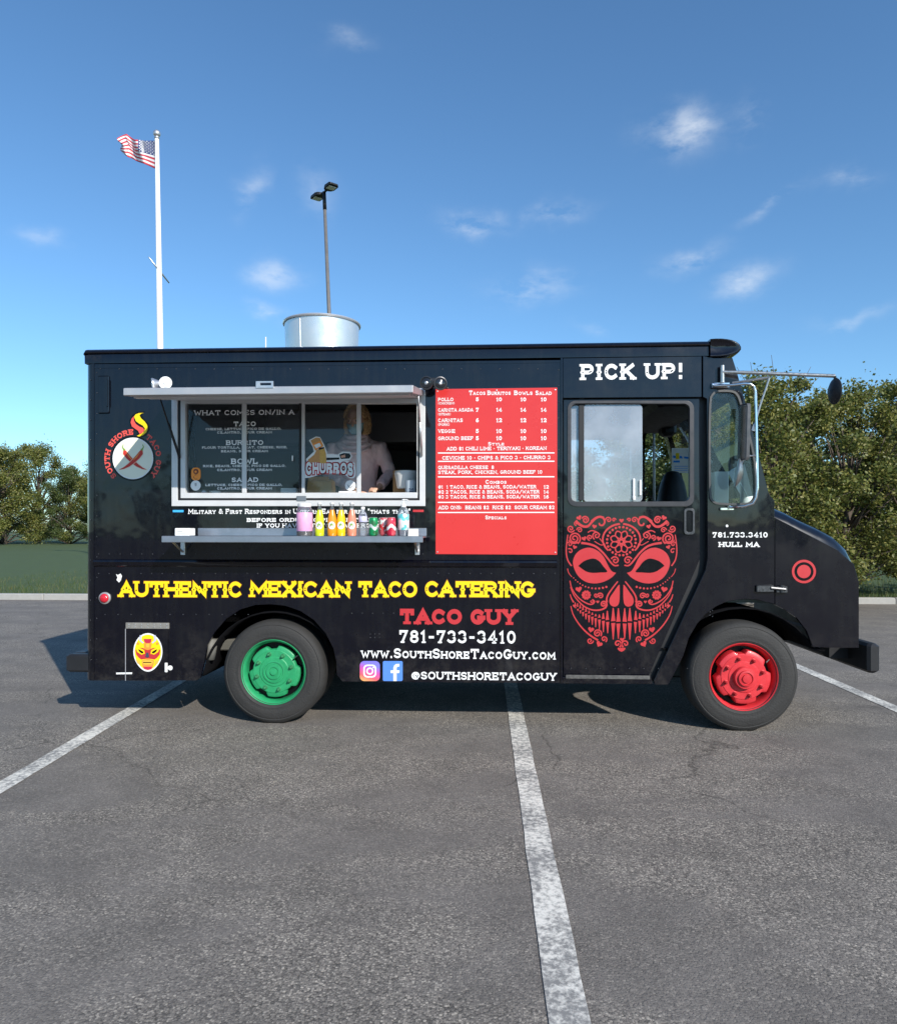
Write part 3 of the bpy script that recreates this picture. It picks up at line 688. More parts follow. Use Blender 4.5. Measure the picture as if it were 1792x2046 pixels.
def build_body():
    # --- kitchen side sheet with the serving hatch and wheel arch cut out
    outer = P2([(187,728),(500,726),(1120,720),(1120,1366),(900,1365),(684,1363)]+REAR_ARCH[::-1][1:]+[(392,1361),(187,1361)])
    hatch = P2([(356,792),(840,792),(840,1003),(356,1003)])
    MB().panel(outer, [hatch], 0, .03).build('side_panel', PAINT, truck, bevel=.002)
    # --- wheel tub behind each arch
    for nm, (u, v), r in (('wheel_tub', (545, 1345), .56), ('wheel_tub', (1487, 1352), .60)):
        cx, cz = S(u, v); m = MB(); n = 18; rings = []
        for y in (.032, .55):
            rings.append([(cx+r*math.cos(math.pi*k/n), y, max(.36 if u < 900 else .60, cz-.1+r*math.sin(math.pi*k/n))) for k in range(n+1)])
        m.loft(rings, closed=False); k = len(m.v); m.add([p for p in rings[1]], [tuple(range(n+1))])
        m.build(nm, DARK, truck, smooth=40, solid=.01)
    # --- rear corner post, rear wall
    m = MB(); rings = []
    z0, z1 = Z(1361, 187), Z(727, 187)
    prof = [(XS, .0)]+[(XS-.005+-(.075*math.sin(R(a))), .08-.08*math.cos(R(a))) for a in (15, 35, 55, 75, 90)]+[(XR, .2), (XS, .2)]
    for z in (z0, z1): rings.append([(x, y, z) for x, y in prof])
    m.loft(rings, True, True); m.build('corner_post', PAINT, truck, smooth=40)
    MB().box(XR, XR+.03, .2, WID-.08, z0, 2.9).build('rear_wall', PAINT, truck)
    MB().bbox(XR-.16, X(203, 1330), .02, .10, Z(1346, 180), Z(1310, 180), .015).bbox(XR-.16, XR-.05, .1, WID-.05, Z(1346, 180), Z(1310, 180), .015).build('rear_bumper', RUBBER, truck)
    # --- far side, floor, kitchen lining
    far_holes = [P2(rrect(1139, 806, 1378, 1005, 12)), P2(QWIN)]
    fo = [(XR, .33), (XD, .35), (XD, .35), (1.2, .36), (1.55, .95), (2.75, .95), (2.75, 1.48)]+[S(u, v) for u, v in PILLAR[::-1]]+[(XR, 2.83)]
    MB().panel([p for i, p in enumerate(fo) if i == 0 or p != fo[i-1]], far_holes, WID, WID-.03).build('far_side_panel', PAINT, truck)
    MB().box(XR+.03, XF-.05, .57, WID-.03, .78, .84).build('floor', DARK, truck)
    MB().box(-2.9, 2.3, .72, 1.5, .42, .60).build('chassis', DARK, truck)
    MB().box(XR+.04, XD-.1, WID-.12, WID-.06, .84, 2.8).build('kitchen_lining', INNER, truck)
    MB().box(XD-.14, XD-.10, .04, WID-.12, .84, 2.8).build('partition', INNER, truck)
    MB().box(XR+.04, XF-.48, .04, WID-.04, 2.76, 2.80).build('ceiling', RUBBER, truck)
    MB().box(X(356)-.4, X(840)+.3, .031, .07, 1.02, Z(1003, 600)-.01).build('kitchen_wall', INNER, truck)
    # --- roof sheet with rounded edge and overhanging lip
    rail0, rail1 = Z(727, 187), Z(708, 187)
    prof = [(-.004, rail0), (-.006, rail1-.012), (-.004, rail1), (-.020, rail1+.002), (-.022, rail1+.012), (-.012, rail1+.026), (.02, rail1+.040), (.10, rail1+.052), (.5, rail1+.075), (WID/2, rail1+.085)]
    prof = prof+[(WID-y, z) for y, z in prof[::-1][1:]]
    m = MB(); rings = []
    for x, dy, dz in ((XR+.035, .03, -.035), (XR+.005, .01, -.012), (XR+.02, 0, 0), (XS+.1, 0, 0), (X(600), 0, 0), (XD, 0, 0), (X(1416, 690), 0, 0)):
        rings.append([(x, y+(dy if y < .5 else -dy if y > WID-.5 else 0), z+dz if z > rail1 else z) for y, z in prof])
    m.loft(rings, True, True, closed=True); m.build('roof', PAINT, truck, smooth=35)
    # --- front roof cap: bulging visor
    cap = P2([(1417,690),(1417,679.5),(1428,678.6),(1440,678.6),(1452,679.8),(1462,682),(1470,685.5),(1476,690),(1479,695.5),(1479,700),(1475,705),(1467,709),(1455,712),(1440,714),(1417,715)])
    m = MB(); rings = []
    for y, k in ((-.010, .60), (-.022, .80), (-.028, .92), (-.026, .98), (-.015, 1.0), (.05, 1.02), (.5, 1.05), (WID/2, 1.06), (WID-.5, 1.05), (WID-.05, 1.02), (WID+.02, .9)):
        c0 = cap[-1][0]; cz = sum(p[1] for p in cap)/len(cap); rings.append([(c0+(x-c0)*k, y, cz+(z-cz)*k) for x, z in cap])
    m.loft(rings, True, True); m.build('roof_visor', PAINT, truck, smooth=70)
    # --- belt rail along the side and seam strips
    m = MB(); rings = []
    zb = Z(1127, 600)
    for x in (XS+.01, X(1112)):
        rings.append([(x, -.001, zb+.030), (x, -.022, zb+.022), (x, -.026, zb+.010), (x, -.016, zb-.006), (x, -.014, zb-.018), (x, -.001, zb-.03)])
    m.loft(rings, True, True); m.build('belt_rail', PAINT, truck, smooth=30)
    m = MB(); m.box(XS, XS+.006, -.004, 0, z0, z1); m.box(XS+.004, X(1119), -.003, 0, Z(733, 500), Z(730, 500)); m.build('seam_strip', PAINT, truck)
    # door post and rocker
    MB().bbox(X(1119.5), X(1124), -.012, .05, Z(1367, 1120), Z(716, 1120), .003).build('door_post', PAINT, truck)
    # vent plate near the rear corner
    a, b = S(197, 827), S(219, 752); MB().bbox(a[0], b[0], -.012, 0, a[1], b[1], .006).bbox(b[0]-.012, b[0]-.002, -.03, -.012, a[1]+.05, b[1]-.03, .003).build('rear_grab_plate', PAINT, truck)
    # --- rivets
    m = MB()
    def riv(u, v, r=.0050): x, z = S(u, v); m.lathe([(r, 0), (r*.75, .0022), (0.0002, .003)], (x, -.0005, z), 'y', 6)
    for k in range(43): riv(197+k*21.6, 1108) if not 866 < 197+k*21.6 < 1116 else None
    for k in range(44): riv(197+k*21.2, 1147) if k % 7 != 3 else None
    for k in range(15): riv(188.5+5, 745+k*41)
    for k in range(15): riv(181, 760+k*40)
    for k in range(12): riv(210+k*26, 1229 if k > 6 else 1229)
    for k in range(24): riv(200+k*38, 738)
    for k in range(12): riv(1116, 740+k*32)
    for k in range(20): riv(703+k*20.8, 1226.5) if k < 6 or k > 17 else None
    for k in range(6): riv(740+(k % 3)*9, 1268+(k//3)*7)
    for k in range(18): riv(1418, 1128+k*6.0); riv(1423, 1131+k*6.0) if k % 2 else None
    for k in range(14): riv(1330+k*5.5-0, 1345-k*11.5+8)
    for k in range(9): riv(1141+k*29, 1337)
    for k in range(10): riv(410+k*45, 1020+6*(k % 2)) if k < 4 else None
    o = m.build('rivets', pm('rivet_head', (.05, .052, .06), .3, .5, coat=.3, var=.5, vscale=3), truck, smooth=True); o['kind'] = 'stuff'

    # --- cab: header, cowl side with quarter window, hood
    MB().panel(P2([(1124.5,717),(1401,713),(1401,794),(1124.5,796)]), [], -.006, .03).build('header_panel', PAINT, truck, bevel=.003)
    cowl = P2([(1404,712),(1426,716)]+PILLAR+[(1547,1208)]+FRONT_ARCH[::-1][1:]+[(1308,1369),(1306,1361),(1409,1140),(1413,1116),(1412,798),(1404,794)])
    cp = MB().panel(cowl, [P2(QWIN)], -.004, .03).build('cowl_panel', PAINT, truck, bevel=.003)
    # rear edge of the door recess and the frame behind door
    fr = P2([(1121,712),(1418,712),(1418,1150),(1316,1366),(1121,1366)])
    MB().panel(fr, [P2(rrect(1132, 800, 1392, 1013, 12))], .055, .09).build('door_recess', RUBBER, truck)
    # rocker sill with the bright step strip
    MB().panel(P2([(1124,1354),(1300,1352),(1304,1368),(1124,1367)]), [], -.002, .05).build('rocker_panel', PAINT, truck, bevel=.003)
    m = MB(); a, b = S(1130, 1357), S(1298, 1351); m.bbox(a[0], b[0], -.008, -.002, a[1], b[1], .002)
    m.build('step_strip', pm('worn_step_edge', (.12, .115, .11), .5, .4, var=.9, vscale=30), truck)
    # quarter window
    q = P2(QWIN); qo = inset(q, -.010); qi = inset(q, .006)
    qf = MB().panel(qo, [qi], -.016, .02).build('quarter_window', pm('grey_gasket', (.07, .07, .07), .4, .3, var=.3), truck, bevel=.004)
    MB().panel(qi, [], .004, .009).build('pane', QGLASS, qf)
    # windscreen and front wall
    pts = [S(u, v) for u, v in PILLAR[:5]]; dx = .02
    m = MB(); lo, hi = pts[-1], pts[0]
    yy0, yy1 = .0, WID
    # pillars
    for y0, y1 in ((.03, .16), (WID/2-.035, WID/2+.035), (WID-.16, WID-.03)):
        rings = [[(x-.06, y0, z), (x, y0, z), (x, y1, z), (x-.06, y1, z)] for x, z in pts]
        MB().loft(rings, True, True).build('windscreen_pillar', PAINT, truck)
    for y0, y1 in ((.16, WID/2-.035), (WID/2+.035, WID-.16)):
        rings = [[(x-.035, y0, z), (x-.029, y0, z), (x-.029, y1, z), (x-.035, y1, z)] for x, z in pts]
        MB().loft(rings, True, True).build('windscreen', glass_mat('windscreen_glass', (.95, .985, .975), .012, (.5, .6, .58), ior=1.35), truck)
    MB().box(hi[0]-.12, hi[0]-.03, .03, WID-.03, hi[1], hi[1]+.10).build('windscreen_header', PAINT, truck)
    # hood
    xs = [XF+.006, XF+.10, 2.36, 2.50, 2.62, 2.71, 2.765, 2.79]
    zt = [1.708, 1.668, 1.612, 1.548, 1.485, 1.415, 1.34, 1.26]
    m = MB(); rings = []
    for x, z in zip(xs, zt):
        w = .0 if x < 2.6 else (x-2.6)**1.5*.9
        pr = [(.012+w, .95), (.010+w, z-.16), (.016+w, z-.105), (.045+w, z-.055), (.11+w, z-.022), (.24+w, z-.004), (.6, z+.02), (WID/2, z+.03)]
        pr = pr+[(WID-y, q_) for y, q_ in pr[::-1][1:]]
        rings.append([(x, y, q_) for y, q_ in pr])
    m.loft(rings, True, True, closed=False); m.build('hood', PAINT, truck, smooth=35)
    m = MB(); m.panel(P2([(1548.5,1035)])+[(2.62, 1.36), (2.74, 1.25), (2.775, 1.12), (2.775, .63), (2.55, .63)]+P2(FRONT_ARCH2[::-1]), [], .002, .03)
    m.build('fender', PAINT, truck, bevel=.004)
    x0 = 2.775
    g = MB().box(x0, x0+.03, .12, WID-.12, .68, 1.22).build('grille', RUBBER, truck)
    for k in range(6): MB().bbox(x0+.03, x0+.045, .45, WID-.45, .74+k*.075, .765+k*.075, .004).build('grille_bar', ALU, g)
    for y in (.28, WID-.28): MB().lathe([(.10, 0), (.105, .02), (.09, .035), (.0005, .045)], (x0+.03, y, 1.0), 'x', 20).build('headlight', LENS, truck, smooth=True)
    MB().bbox(2.84, 2.93, .0, WID, .44, .66, .02).box(2.7, 2.85, .3, .4, .5, .6).box(2.7, 2.85, WID-.4, WID-.3, .5, .6).build('front_bumper', RUBBER, truck)
    # hood latch
    m = MB(); a = S(1509, 1184); b = S(1545, 1170); c = S(1571, 1186)
    m.bbox(a[0], b[0]-.005, -.03, -.004, a[1], b[1], .005); m.tube([(b[0]-.03, -.03, b[1]-.02), (c[0]-.02, -.034, b[1]-.03)], .012, 8); m.bbox(b[0]+.012, c[0], -.026, .0, a[1]-.005, b[1]-.008, .005); m.tube([(b[0]+.05, -.03, b[1]), (b[0]+.05, -.03, a[1])], .012, 6)
    m.build('hood_latch', pm('worn_latch', (.10, .10, .105), .35, .8, var=.5, vscale=60), truck, smooth=40)
    # under-body bits behind the rear wheel
    m = MB(); a, b = S(431, 1299, .3), S(474, 1277, .3); m.bbox(a[0], b[0], .25, .6, a[1], b[1], .01)
    m.build('spring_hanger', pm('dusty_steel', (.12, .115, .10), .8, .3, var=.3), truck)
    a = S(420, 1312, .12); MB().tube([(a[0], .10, a[1]-.02), (a[0]+.02, .10, a[1]+.14)], [.045, .05], 14).build('air_tank', pm('grey_tank', (.16, .155, .14), .7, .2, var=.3), truck, smooth=True)
    # marker lamp
    x, z = S(210.5, 1196); o = MB().lathe([(.047, 0), (.047, .012), (.040, .016)], (x, 0, z), 'y', 22).build('marker_lamp', pm('lamp_bezel', (.4, .38, .38), .4, .5), truck, smooth=40)
    MB().lathe([(.036, .012), (.034, .024), (.02, .032), (.0004, .035)], (x, 0, z), 'y', 22).build('lens', pm('red_lens', (.55, .015, .03), .3, coat=.4, var=.2, vscale=50), o, smooth=True)
    # roof antenna
    x, z = S(531, 690, 1.3); MB().tube([(x, 1.3, 2.9), (x, 1.3, S(531, 674, 1.3)[1])], .006, 6).build('antenna', WPLAST, truck)
    # extractor stack
    cx, cz = S(643.5, 690, 1.22)[0], 2.9
    m = MB(); m.lathe([(.325, cz), (.330, cz+.02), (.345, 3.38), (.348, 3.43), (.362, 3.435), (.366, 3.445), (.360, 3.455), (.338, 3.45), (.335, 3.40), (.32, 3.0), (.02, 2.98)], (cx, 1.22, 0), n=56)
    st = m.build('extractor_stack', STEEL, truck, smooth=35)
    sm_ = MB()
    for k in range(26):
        a_ = 6.2832*k/26; sm_.lathe([(.0065, 0), (.005, .004), (.0004, .005)], (cx+.3555*math.cos(a_), 1.22+.3555*math.sin(a_), 3.452), 'z', 6)
    o = sm_.build('rim_rivets', ALU, st); o['kind'] = 'stuff'
    a_ = -1.95; MB().tube([(cx+.331*math.cos(a_), 1.22+.331*math.sin(a_), 2.92), (cx+.347*math.cos(a_), 1.22+.347*math.sin(a_), 3.42)], .004, 6).build('stack_seam', ALU, st)
    m = MB(); a = S(568, 690, 1.05)[0]; m.bbox(a-.01, a+.02, .95, 1.0, 2.93, 3.08, .004); m.build('stack_bracket', ALU, st)
build_body()

# ---- cab door
def build_door():
    y = .018
    dpoly = P2([(1125.5,799),(1397,797),(1398,1118),(1390,1138),(1296,1351),(1125.5,1353)], y)
    win = P2(rrect(1138, 805, 1380, 1006, 13), y)
    door = MB().panel(dpoly, [win], y, y+.035).build('cab_door', PAINT, truck, bevel=.003)
    fr = MB().panel(P2(rrect(1133.5, 801.5, 1386, 1013, 16), y), [P2(rrect(1141, 808, 1377, 1003, 11), y)], y-.010, y+.03).build('window_frame', pm('worn_black_frame', (.045, .045, .05), .42, .2, var=.4, vscale=8), door, bevel=.004)
    MB().panel(P2([(1141,807),(1159,807),(1159,1004),(1141,1004)], y), [], y+.030, y+.035).build('pane', DGLASS, door)
    MB().panel(P2(rrect(1166, 808, 1284, 1004, 9), y), [], y+.012, y+.018).build('pane', DGLASS, door)
    MB().box(S(1157, 900, y)[0], S(1167, 900, y)[0], y+.004, y+.030, S(0, 1003, y)[1], S(0, 808, y)[1]).build('window_bar', RUBBER, door)
    m = MB(); a, b = S(1264, 999, y), S(1281, 957, y); m.bbox(a[0], a[0]+.016, y-.008, y+.011, a[1], b[1], .003); m.bbox(b[0]-.014, b[0], y-.008, y+.011, a[1]+.03, b[1]-.01, .003); m.bbox(a[0]-.002, a[0]+.02, y-.014, y-.004, a[1]-.005, a[1]+.025, .004)
    m.build('window_latch', WPLAST, door)
    # recessed pull
    a, b = S(1367, 1067, y), S(1386, 1018, y)
    h = MB().panel(P2(rrect(1366, 1017, 1387, 1069, 6), y), [P2(rrect(1370, 1021, 1383, 1064, 4), y)], y-.012, y).build('handle', pm('worn_handle', (.09, .09, .095), .35, .7, var=.4, vscale=50), door, bevel=.003)
    MB().box(a[0]+.008, b[0]-.012, y-.002, y-.0005, a[1]+.02, b[1]-.02).build('handle_recess', BLK, h)
    # guide roller line under the window
    m = MB(); p, q = S(1150, 1012, y), S(1372, 1009, y); m.box(p[0], q[0], y-.014, y-.010, p[1]-.006, p[1]); m.build('window_sill', RUBBER, door)
    build_skull(door, y-.003)

def build_skull(door, y):
    """sugar-skull artwork, laid out on a 1705 x 2046 sheet and mirrored about its middle"""
    q = .20528*.7168; ux = lambda x: 1560*.7168+x*q; vy = lambda z: 1420*.7168+z*q
    mb = MB(); CX = 838
    cnt = [0]
    def put(polys, lvl=0, mirror=True, mat=0):
        mb.cur = mat; cnt[0] = (cnt[0]+1) % 9; yy = y-.0016*lvl-.00012*cnt[0]
        for poly in polys:
            mb.decal([S(ux(x), vy(z), y) for x, z in poly], yy)
            if mirror: mb.decal([S(ux(2*CX-x), vy(z), y) for x, z in poly], yy)
    def smooth(pts, n=5):
        """Catmull-Rom through points"""
        P_ = [Vector(pts[0])]+[Vector(p) for p in pts]+[Vector(pts[-1])]; out = []
        for i in range(1, len(P_)-2):
            for k in range(n):
                t = k/n; a, b, c, d = P_[i-1], P_[i], P_[i+1], P_[i+2]
                out.append(tuple(.5*((2*b)+(c-a)*t+(2*a-5*b+4*c-d)*t*t+(3*b-a-3*c+d)*t**3)))
        return out+[tuple(P_[-2])]
    def st(pts, w, w1=None, mirror=True, lvl=0): put(stroke_poly(smooth(pts), w*1.18, None if w1 is None else w1*1.18, cap=False), lvl, mirror)
    def curl(cx, cy, r0, a0, turns, w=17, sg=1, tail=None):
        n = int(14*abs(turns))+4; pts = [(cx+r0*(1-.8*k/n)*math.cos(R(a0)+sg*6.283*turns*k/n), cy+r0*(1-.8*k/n)*math.sin(R(a0)+sg*6.283*turns*k/n)) for k in range(n+1)]
        if tail: pts = list(tail)+pts
        put(stroke_poly(pts, w*1.15, w*1.05, cap=False)); e = pts[-1]; disc(e[0], e[1], w*.62)
    def disc(x, z, r, mirror=True, mat=0, lvl=0): put([[(x+r*math.cos(k*.628), z+r*math.sin(k*.628)) for k in range(10)]], lvl, mirror, mat)
    def heart(x, z, s, rot=0, mirror=True):
        pts = []
        for k in range(20):
            t = k*6.2832/20; a = 16*math.sin(t)**3/16*s; b = -(13*math.cos(t)-5*math.cos(2*t)-2*math.cos(3*t)-math.cos(4*t))/16*s
            pts.append((x+a*math.cos(rot)-b*math.sin(rot), z+a*math.sin(rot)+b*math.cos(rot)))
        put([pts], 0, mirror)
    # eye sockets
    eye = smooth([(765,868),(705,845),(655,765),(605,665),(545,592),(465,542),(380,526),(290,553),(222,608),(186,680),(180,745),(200,822),(242,900),(302,960),(380,1000),(470,1013),(560,1001),(640,971),(712,926),(765,868)], 3)
    hole = smooth([(255,772),(320,715),(400,682),(472,676),(540,715),(592,782),(645,852),(560,860),(450,866),(370,850),(308,812),(255,772)], 3)
    put([eye[:-1]]); put([hole[:-1]], 2, True, 1)
    # brow sweep with inner curl
    st([(290,462),(390,476),(490,512),(580,588),(650,672),(700,735),(745,770),(800,765)], 26, 16)
    curl(752, 700, 56, 200, 1.25, 17, 1)
    # forehead medallion
    put(stroke_poly(arc(838, 415, 255, -212, 95, 225, 16), 26, 20, cap=False))
    st([(660,565),(620,520),(600,470)], 14, 20)
    for k in range(24):
        a = k*6.2832/24+.13; disc(836+195*math.cos(a), 438+192*math.sin(a), 17, False)
    for k in range(8):
        a = k*6.2832/8+.3927; ca, sa = math.cos(a), math.sin(a)
        L_ = [(40, 0), (75, 32), (110, 44), (140, 26), (155, 0), (140, -26), (110, -44), (75, -32), (40, 0)]
        put(stroke_poly([(836+x*ca-z*sa, 446+x*sa+z*ca) for x, z in L_], 17, cap=False), 0, False)
    put(stroke_poly(arc(836, 446, 30, 30, 0, 360, 12), 24, cap=False), 0, False)
    heart(838, 158, 32, 0, False)
    # crown scrolls
    st([(215,160),(262,205),(320,238),(380,235),(430,185),(480,135),(535,108),(590,125),(610,175),(585,220),(545,218),(535,190)], 30, 18)
    st([(420,170),(480,120),(540,98),(600,110)], 14, 8)
    curl(348, 150, 52, 200, 1.5, 17); curl(662, 150, 42, 180, 1.2, 15); curl(735, 150, 28, 0, 1.1, 13, -1)
    heart(262, 120, 36, -.5); heart(470, 238, 32, .2); heart(330, 402, 34, -.3); heart(203, 518, 30, .4)
    curl(150, 268, 52, 20, 1.4, 15); curl(268, 288, 40, 180, 1.3, 14); curl(225, 195, 32, 90, 1.2, 12)
    curl(200, 400, 84, 60, 1.9, 18, -1); curl(408, 388, 40, 90, 1.3, 14); curl(500, 362, 58, 120, 1.4, 16)
    st([(380,320),(430,295),(490,310),(545,350)], 12, 16); st([(540,400),(590,470),(560,490),(470,440)], 10, 10)
    st([(110,350),(98,430),(88,540),(92,630),(115,710),(160,775)], 12, 16); curl(135, 480, 36, 200, 1.1, 13); curl(140, 575, 40, 230, .8, 14)
    st([(250,450),(200,470),(150,455),(120,420)], 14, 10)
    st([(105,810),(122,870),(165,925)], 10, 8)
    # lash dots
    for x, z in ((188,938),(214,966),(243,991),(275,1014),(310,1036),(348,1055),(391,1068),(438,1078),(486,1082),(535,1080),(585,1072),(632,1060)): disc(x, z, 8+8*(x-150)/480)
    # cheeks
    st([(138,975),(160,1070),(220,1170),(300,1245),(390,1292),(445,1292),(470,1258),(440,1232)], 12, 18); curl(430, 1255, 26, 300, .9, 12)
    st([(145,1060),(190,1170),(260,1260),(340,1330),(440,1372),(540,1374),(615,1345),(640,1300)], 10, 22)
    curl(595, 1295, 46, 20, 1.4, 18, -1)
    heart(258, 1092, 44, -.2); curl(492, 1172, 32, 0, 1.1, 14); curl(552, 1182, 42, 200, 1.3, 15); heart(515, 1262, 22)
    for k in range(10):
        a = k*.6283; disc(360+48*math.cos(a), 1170+48*math.sin(a), 17)
    put(stroke_poly(arc(360, 1170, 30, 30, 0, 360, 12), 14, cap=False)); disc(360, 1170, 18)
    # nose
    nose = smooth([(812,1030),(814,1150),(808,1260),(785,1312),(742,1328),(695,1310),(672,1262),(684,1200),(735,1125),(790,1045),(812,1030)], 3)
    put([nose[:-1]]); st([(788,985),(725,1065),(665,1150),(638,1215),(640,1270)], 14, 22)
    # teeth
    def mouth(x): d = (838-x)/640; return 1545-215*d*d*1.0-20*d
    ups = [(795,60,1350),(725,60,1345),(645,48,1385),(590,44,1415),(537,42,1435),(487,40,1428),(441,38,1408),(397,36,1382),(355,34,1352),(314,32,1325),(276,30,1300),(240,28,1282),(208,24,1270)]
    for x, w, z0 in ups:
        zb = mouth(x)-12; put([[(x-7, z0), (x+7, z0), (x+w*.32, (z0+zb)/2+10), (x+w/2, zb), (x-w/2, zb+4), (x-w*.3, (z0+zb)/2+10)]])
    los = [(795,54,1765),(725,54,1775),(650,44,1690),(592,40,1675),(538,38,1640),(487,36,1608),(441,36,1575),(397,34,1540),(355,34,1500),(316,32,1460),(280,30,1420),(246,28,1385),(214,26,1350)]
    for x, w, z1 in los:
        za = mouth(x)+14; put([[(x-w/2, za+3), (x+w/2, za), (x+w*.3, (za+z1)/2), (x+6, z1), (x-6, z1), (x-w*.3, (za+z1)/2)]])
    st([(140,1160),(160,1220),(190,1270)], 10, 18); heart(200, 1318, 24)
    # jaw
    st([(150,1320),(180,1430),(250,1550),(340,1655),(430,1730),(520,1785)], 10, 22)
    curl(512, 1692, 58, 40, 1.6, 17, -1); heart(424, 1640, 42, .2); curl(412, 1790, 44, 0, 1.2, 15); curl(600, 1770, 44, 60, 1.2, 15, -1); heart(536, 1835, 44, .5)
    heart(845, 1775, 30, 0, False); curl(785, 1832, 54, 60, 1.15, 18, -1); heart(812, 1905, 28); disc(838, 1915, 26, False)
    o = mb.build('skull_graphic', [REDV, BLK], door); o['label'] = 'red sugar skull artwork with scrolls, flower and teeth'
build_door()

# ---- wheels
NUTG = pm('worn_green_nut', (.05, .25, .11), .4, .4, var=.5, vscale=60); NUTR = pm('worn_red_nut', (.42, .03, .035), .4, .4, var=.5, vscale=60)
def build_wheel(u, v, R0, yf, paint, nm, dish, label):
    cx, cz = S(u, v, yf+.03); cz = R0-.004
    w = MB(); r = R0
    prof = [(.245, .02), (.25, .028), (.262, .034), (.275, .040), (.279, .0385), (.30, .043), (.33, .044), (.334, .0425), (.35, .043), (r-.045, .037), (r-.040, .0345), (r-.034, .036), (r-.018, .026), (r-.006, .006), (r, -.03), (r, -.18), (r-.012, -.215), (r-.04, -.225), (.30, -.235), (.245, -.20)]
    wheel = w.lathe(prof, (cx, yf+.045, cz), 'y', 64, False).build(nm, TYRE, truck, smooth=38)
    wheel['label'] = label
    # flatten where the tyre stands on the ground
    for vt in wheel.data.vertices:
        if vt.co.z < .012: vt.co.z = .002; vt.co.y += (-.006 if vt.co.y < yf+.08 else .006)
    yb = yf+.045
    rim = MB().lathe([(.246, .030), (.252, .036), (.256, .030), (.253, .022), (.244, .016), (.232, .0), (.226, -.03), (.222, -.09), (.10, -.10)], (cx, yb, cz), 'y', 56, False).build('rim', paint, wheel, smooth=40)
    MB().lathe([(.2215, -.07), (.10, -.072)], (cx, yb, cz), 'y', 40, False).build('rim_well', BLK, wheel)
    # pressed steel disc: flat face, notched edge, hub flange
    m = MB(); rings = []; n = 120
    for rr, h, soft in ((.203, -.055, 1), (.203, dish-.016, 1), (.1995, dish-.009, 1), (.193, dish-.005, 1), (.170, dish-.002, 0), (.165, dish+.002, 0), (.118, dish+.002, 0), (.112, dish+.007, 0), (.092, dish+.008, 0)):
        ring = []
        for k in range(n):
            a = 2*math.pi*k/n; sc = 1.0
            if soft:
                d = abs((a*5/(2*math.pi)+.18) % 1-.5)*2*36      # degrees from the nearest notch
                sc = 1-.14*max(0, min(1, (14.5-d)/6.5))
            ring.append((cx+rr*sc*math.cos(a), yb-h, cz+rr*sc*math.sin(a)))
        rings.append(ring)
    m.loft(rings, False, True); disc_o = m.build('wheel_disc', paint, wheel, smooth=28)
    hb = dish+.010
    if dish < .03: prof = [(.088, hb-.004), (.087, hb+.006), (.076, hb+.008), (.074, hb+.002), (.060, hb+.002), (.058, hb+.012), (.038, hb+.013), (.036, hb+.006), (.026, hb+.006), (.024, hb+.018), (.0004, hb+.019)]
    else: prof = [(.084, hb-.004), (.082, hb+.030), (.078, hb+.036), (.060, hb+.038), (.057, hb+.052), (.046, hb+.054), (.042, hb+.046), (.032, hb+.046), (.030, hb+.058), (.0004, hb+.060)]
    MB().lathe(prof, (cx, yb, cz), 'y', 36).build('hub', paint, wheel, smooth=28)
    for k in range(8):
        a = 2*math.pi*(k+.35)/8; p = (cx+.141*math.cos(a), yb, cz+.141*math.sin(a)); d0 = dish+.002
        MB().lathe([(.0175, d0-.002), (.0175, d0+.003), (.0145, d0+.004)], p, 'y', 14).lathe([(.0135, d0+.003), (.0135, d0+.020), (.0115, d0+.022)], p, 'y', 6).lathe([(.0075, d0+.020), (.0075, d0+.034), (.006, d0+.035)], p, 'y', 8).build('lug_nut', NUTG if paint == GREEN else NUTR, wheel)
    MB().tube([(cx+.19, yb-.02, cz+.13), (cx+.165, yb-.03, cz+.11)], .005, 6).build('valve_stem', RUBBER, wheel)
    return wheel
build_wheel(547, 1345, .405, .0, GREEN, 'wheel', .0, 'rear wheel with green painted disc and eight lug nuts')
build_wheel(1484, 1352, .412, -.03, RED, 'wheel', .035, 'front wheel with red painted disc and protruding hub')
for u, z in ((547, .405), (1484, .412)):
    cx = S(u, 1350, .03)[0]
    for y in ((WID-.25, .26) if u < 600 else (WID-.25,)):
        if y == .26: MB().lathe([(.2, 0), (.33, .01), (z-.02, .0), (z, -.03), (z, -.17), (z-.03, -.2), (.2, -.2)], (cx, .27, z-.004), 'y', 40).build('inner_tyre', TYRE, truck, smooth=40)
        else: MB().lathe([(.05, .0), (.33, .01), (z-.02, .0), (z, -.03), (z, -.19), (z-.03, -.23), (.05, -.22)], (cx, y, z-.004), 'y', 40).build('far_wheel', TYRE, truck, smooth=40)
    MB().tube([(cx, .1, z), (cx, WID-.1, z)], .06, 10).build('axle', DARK, truck)

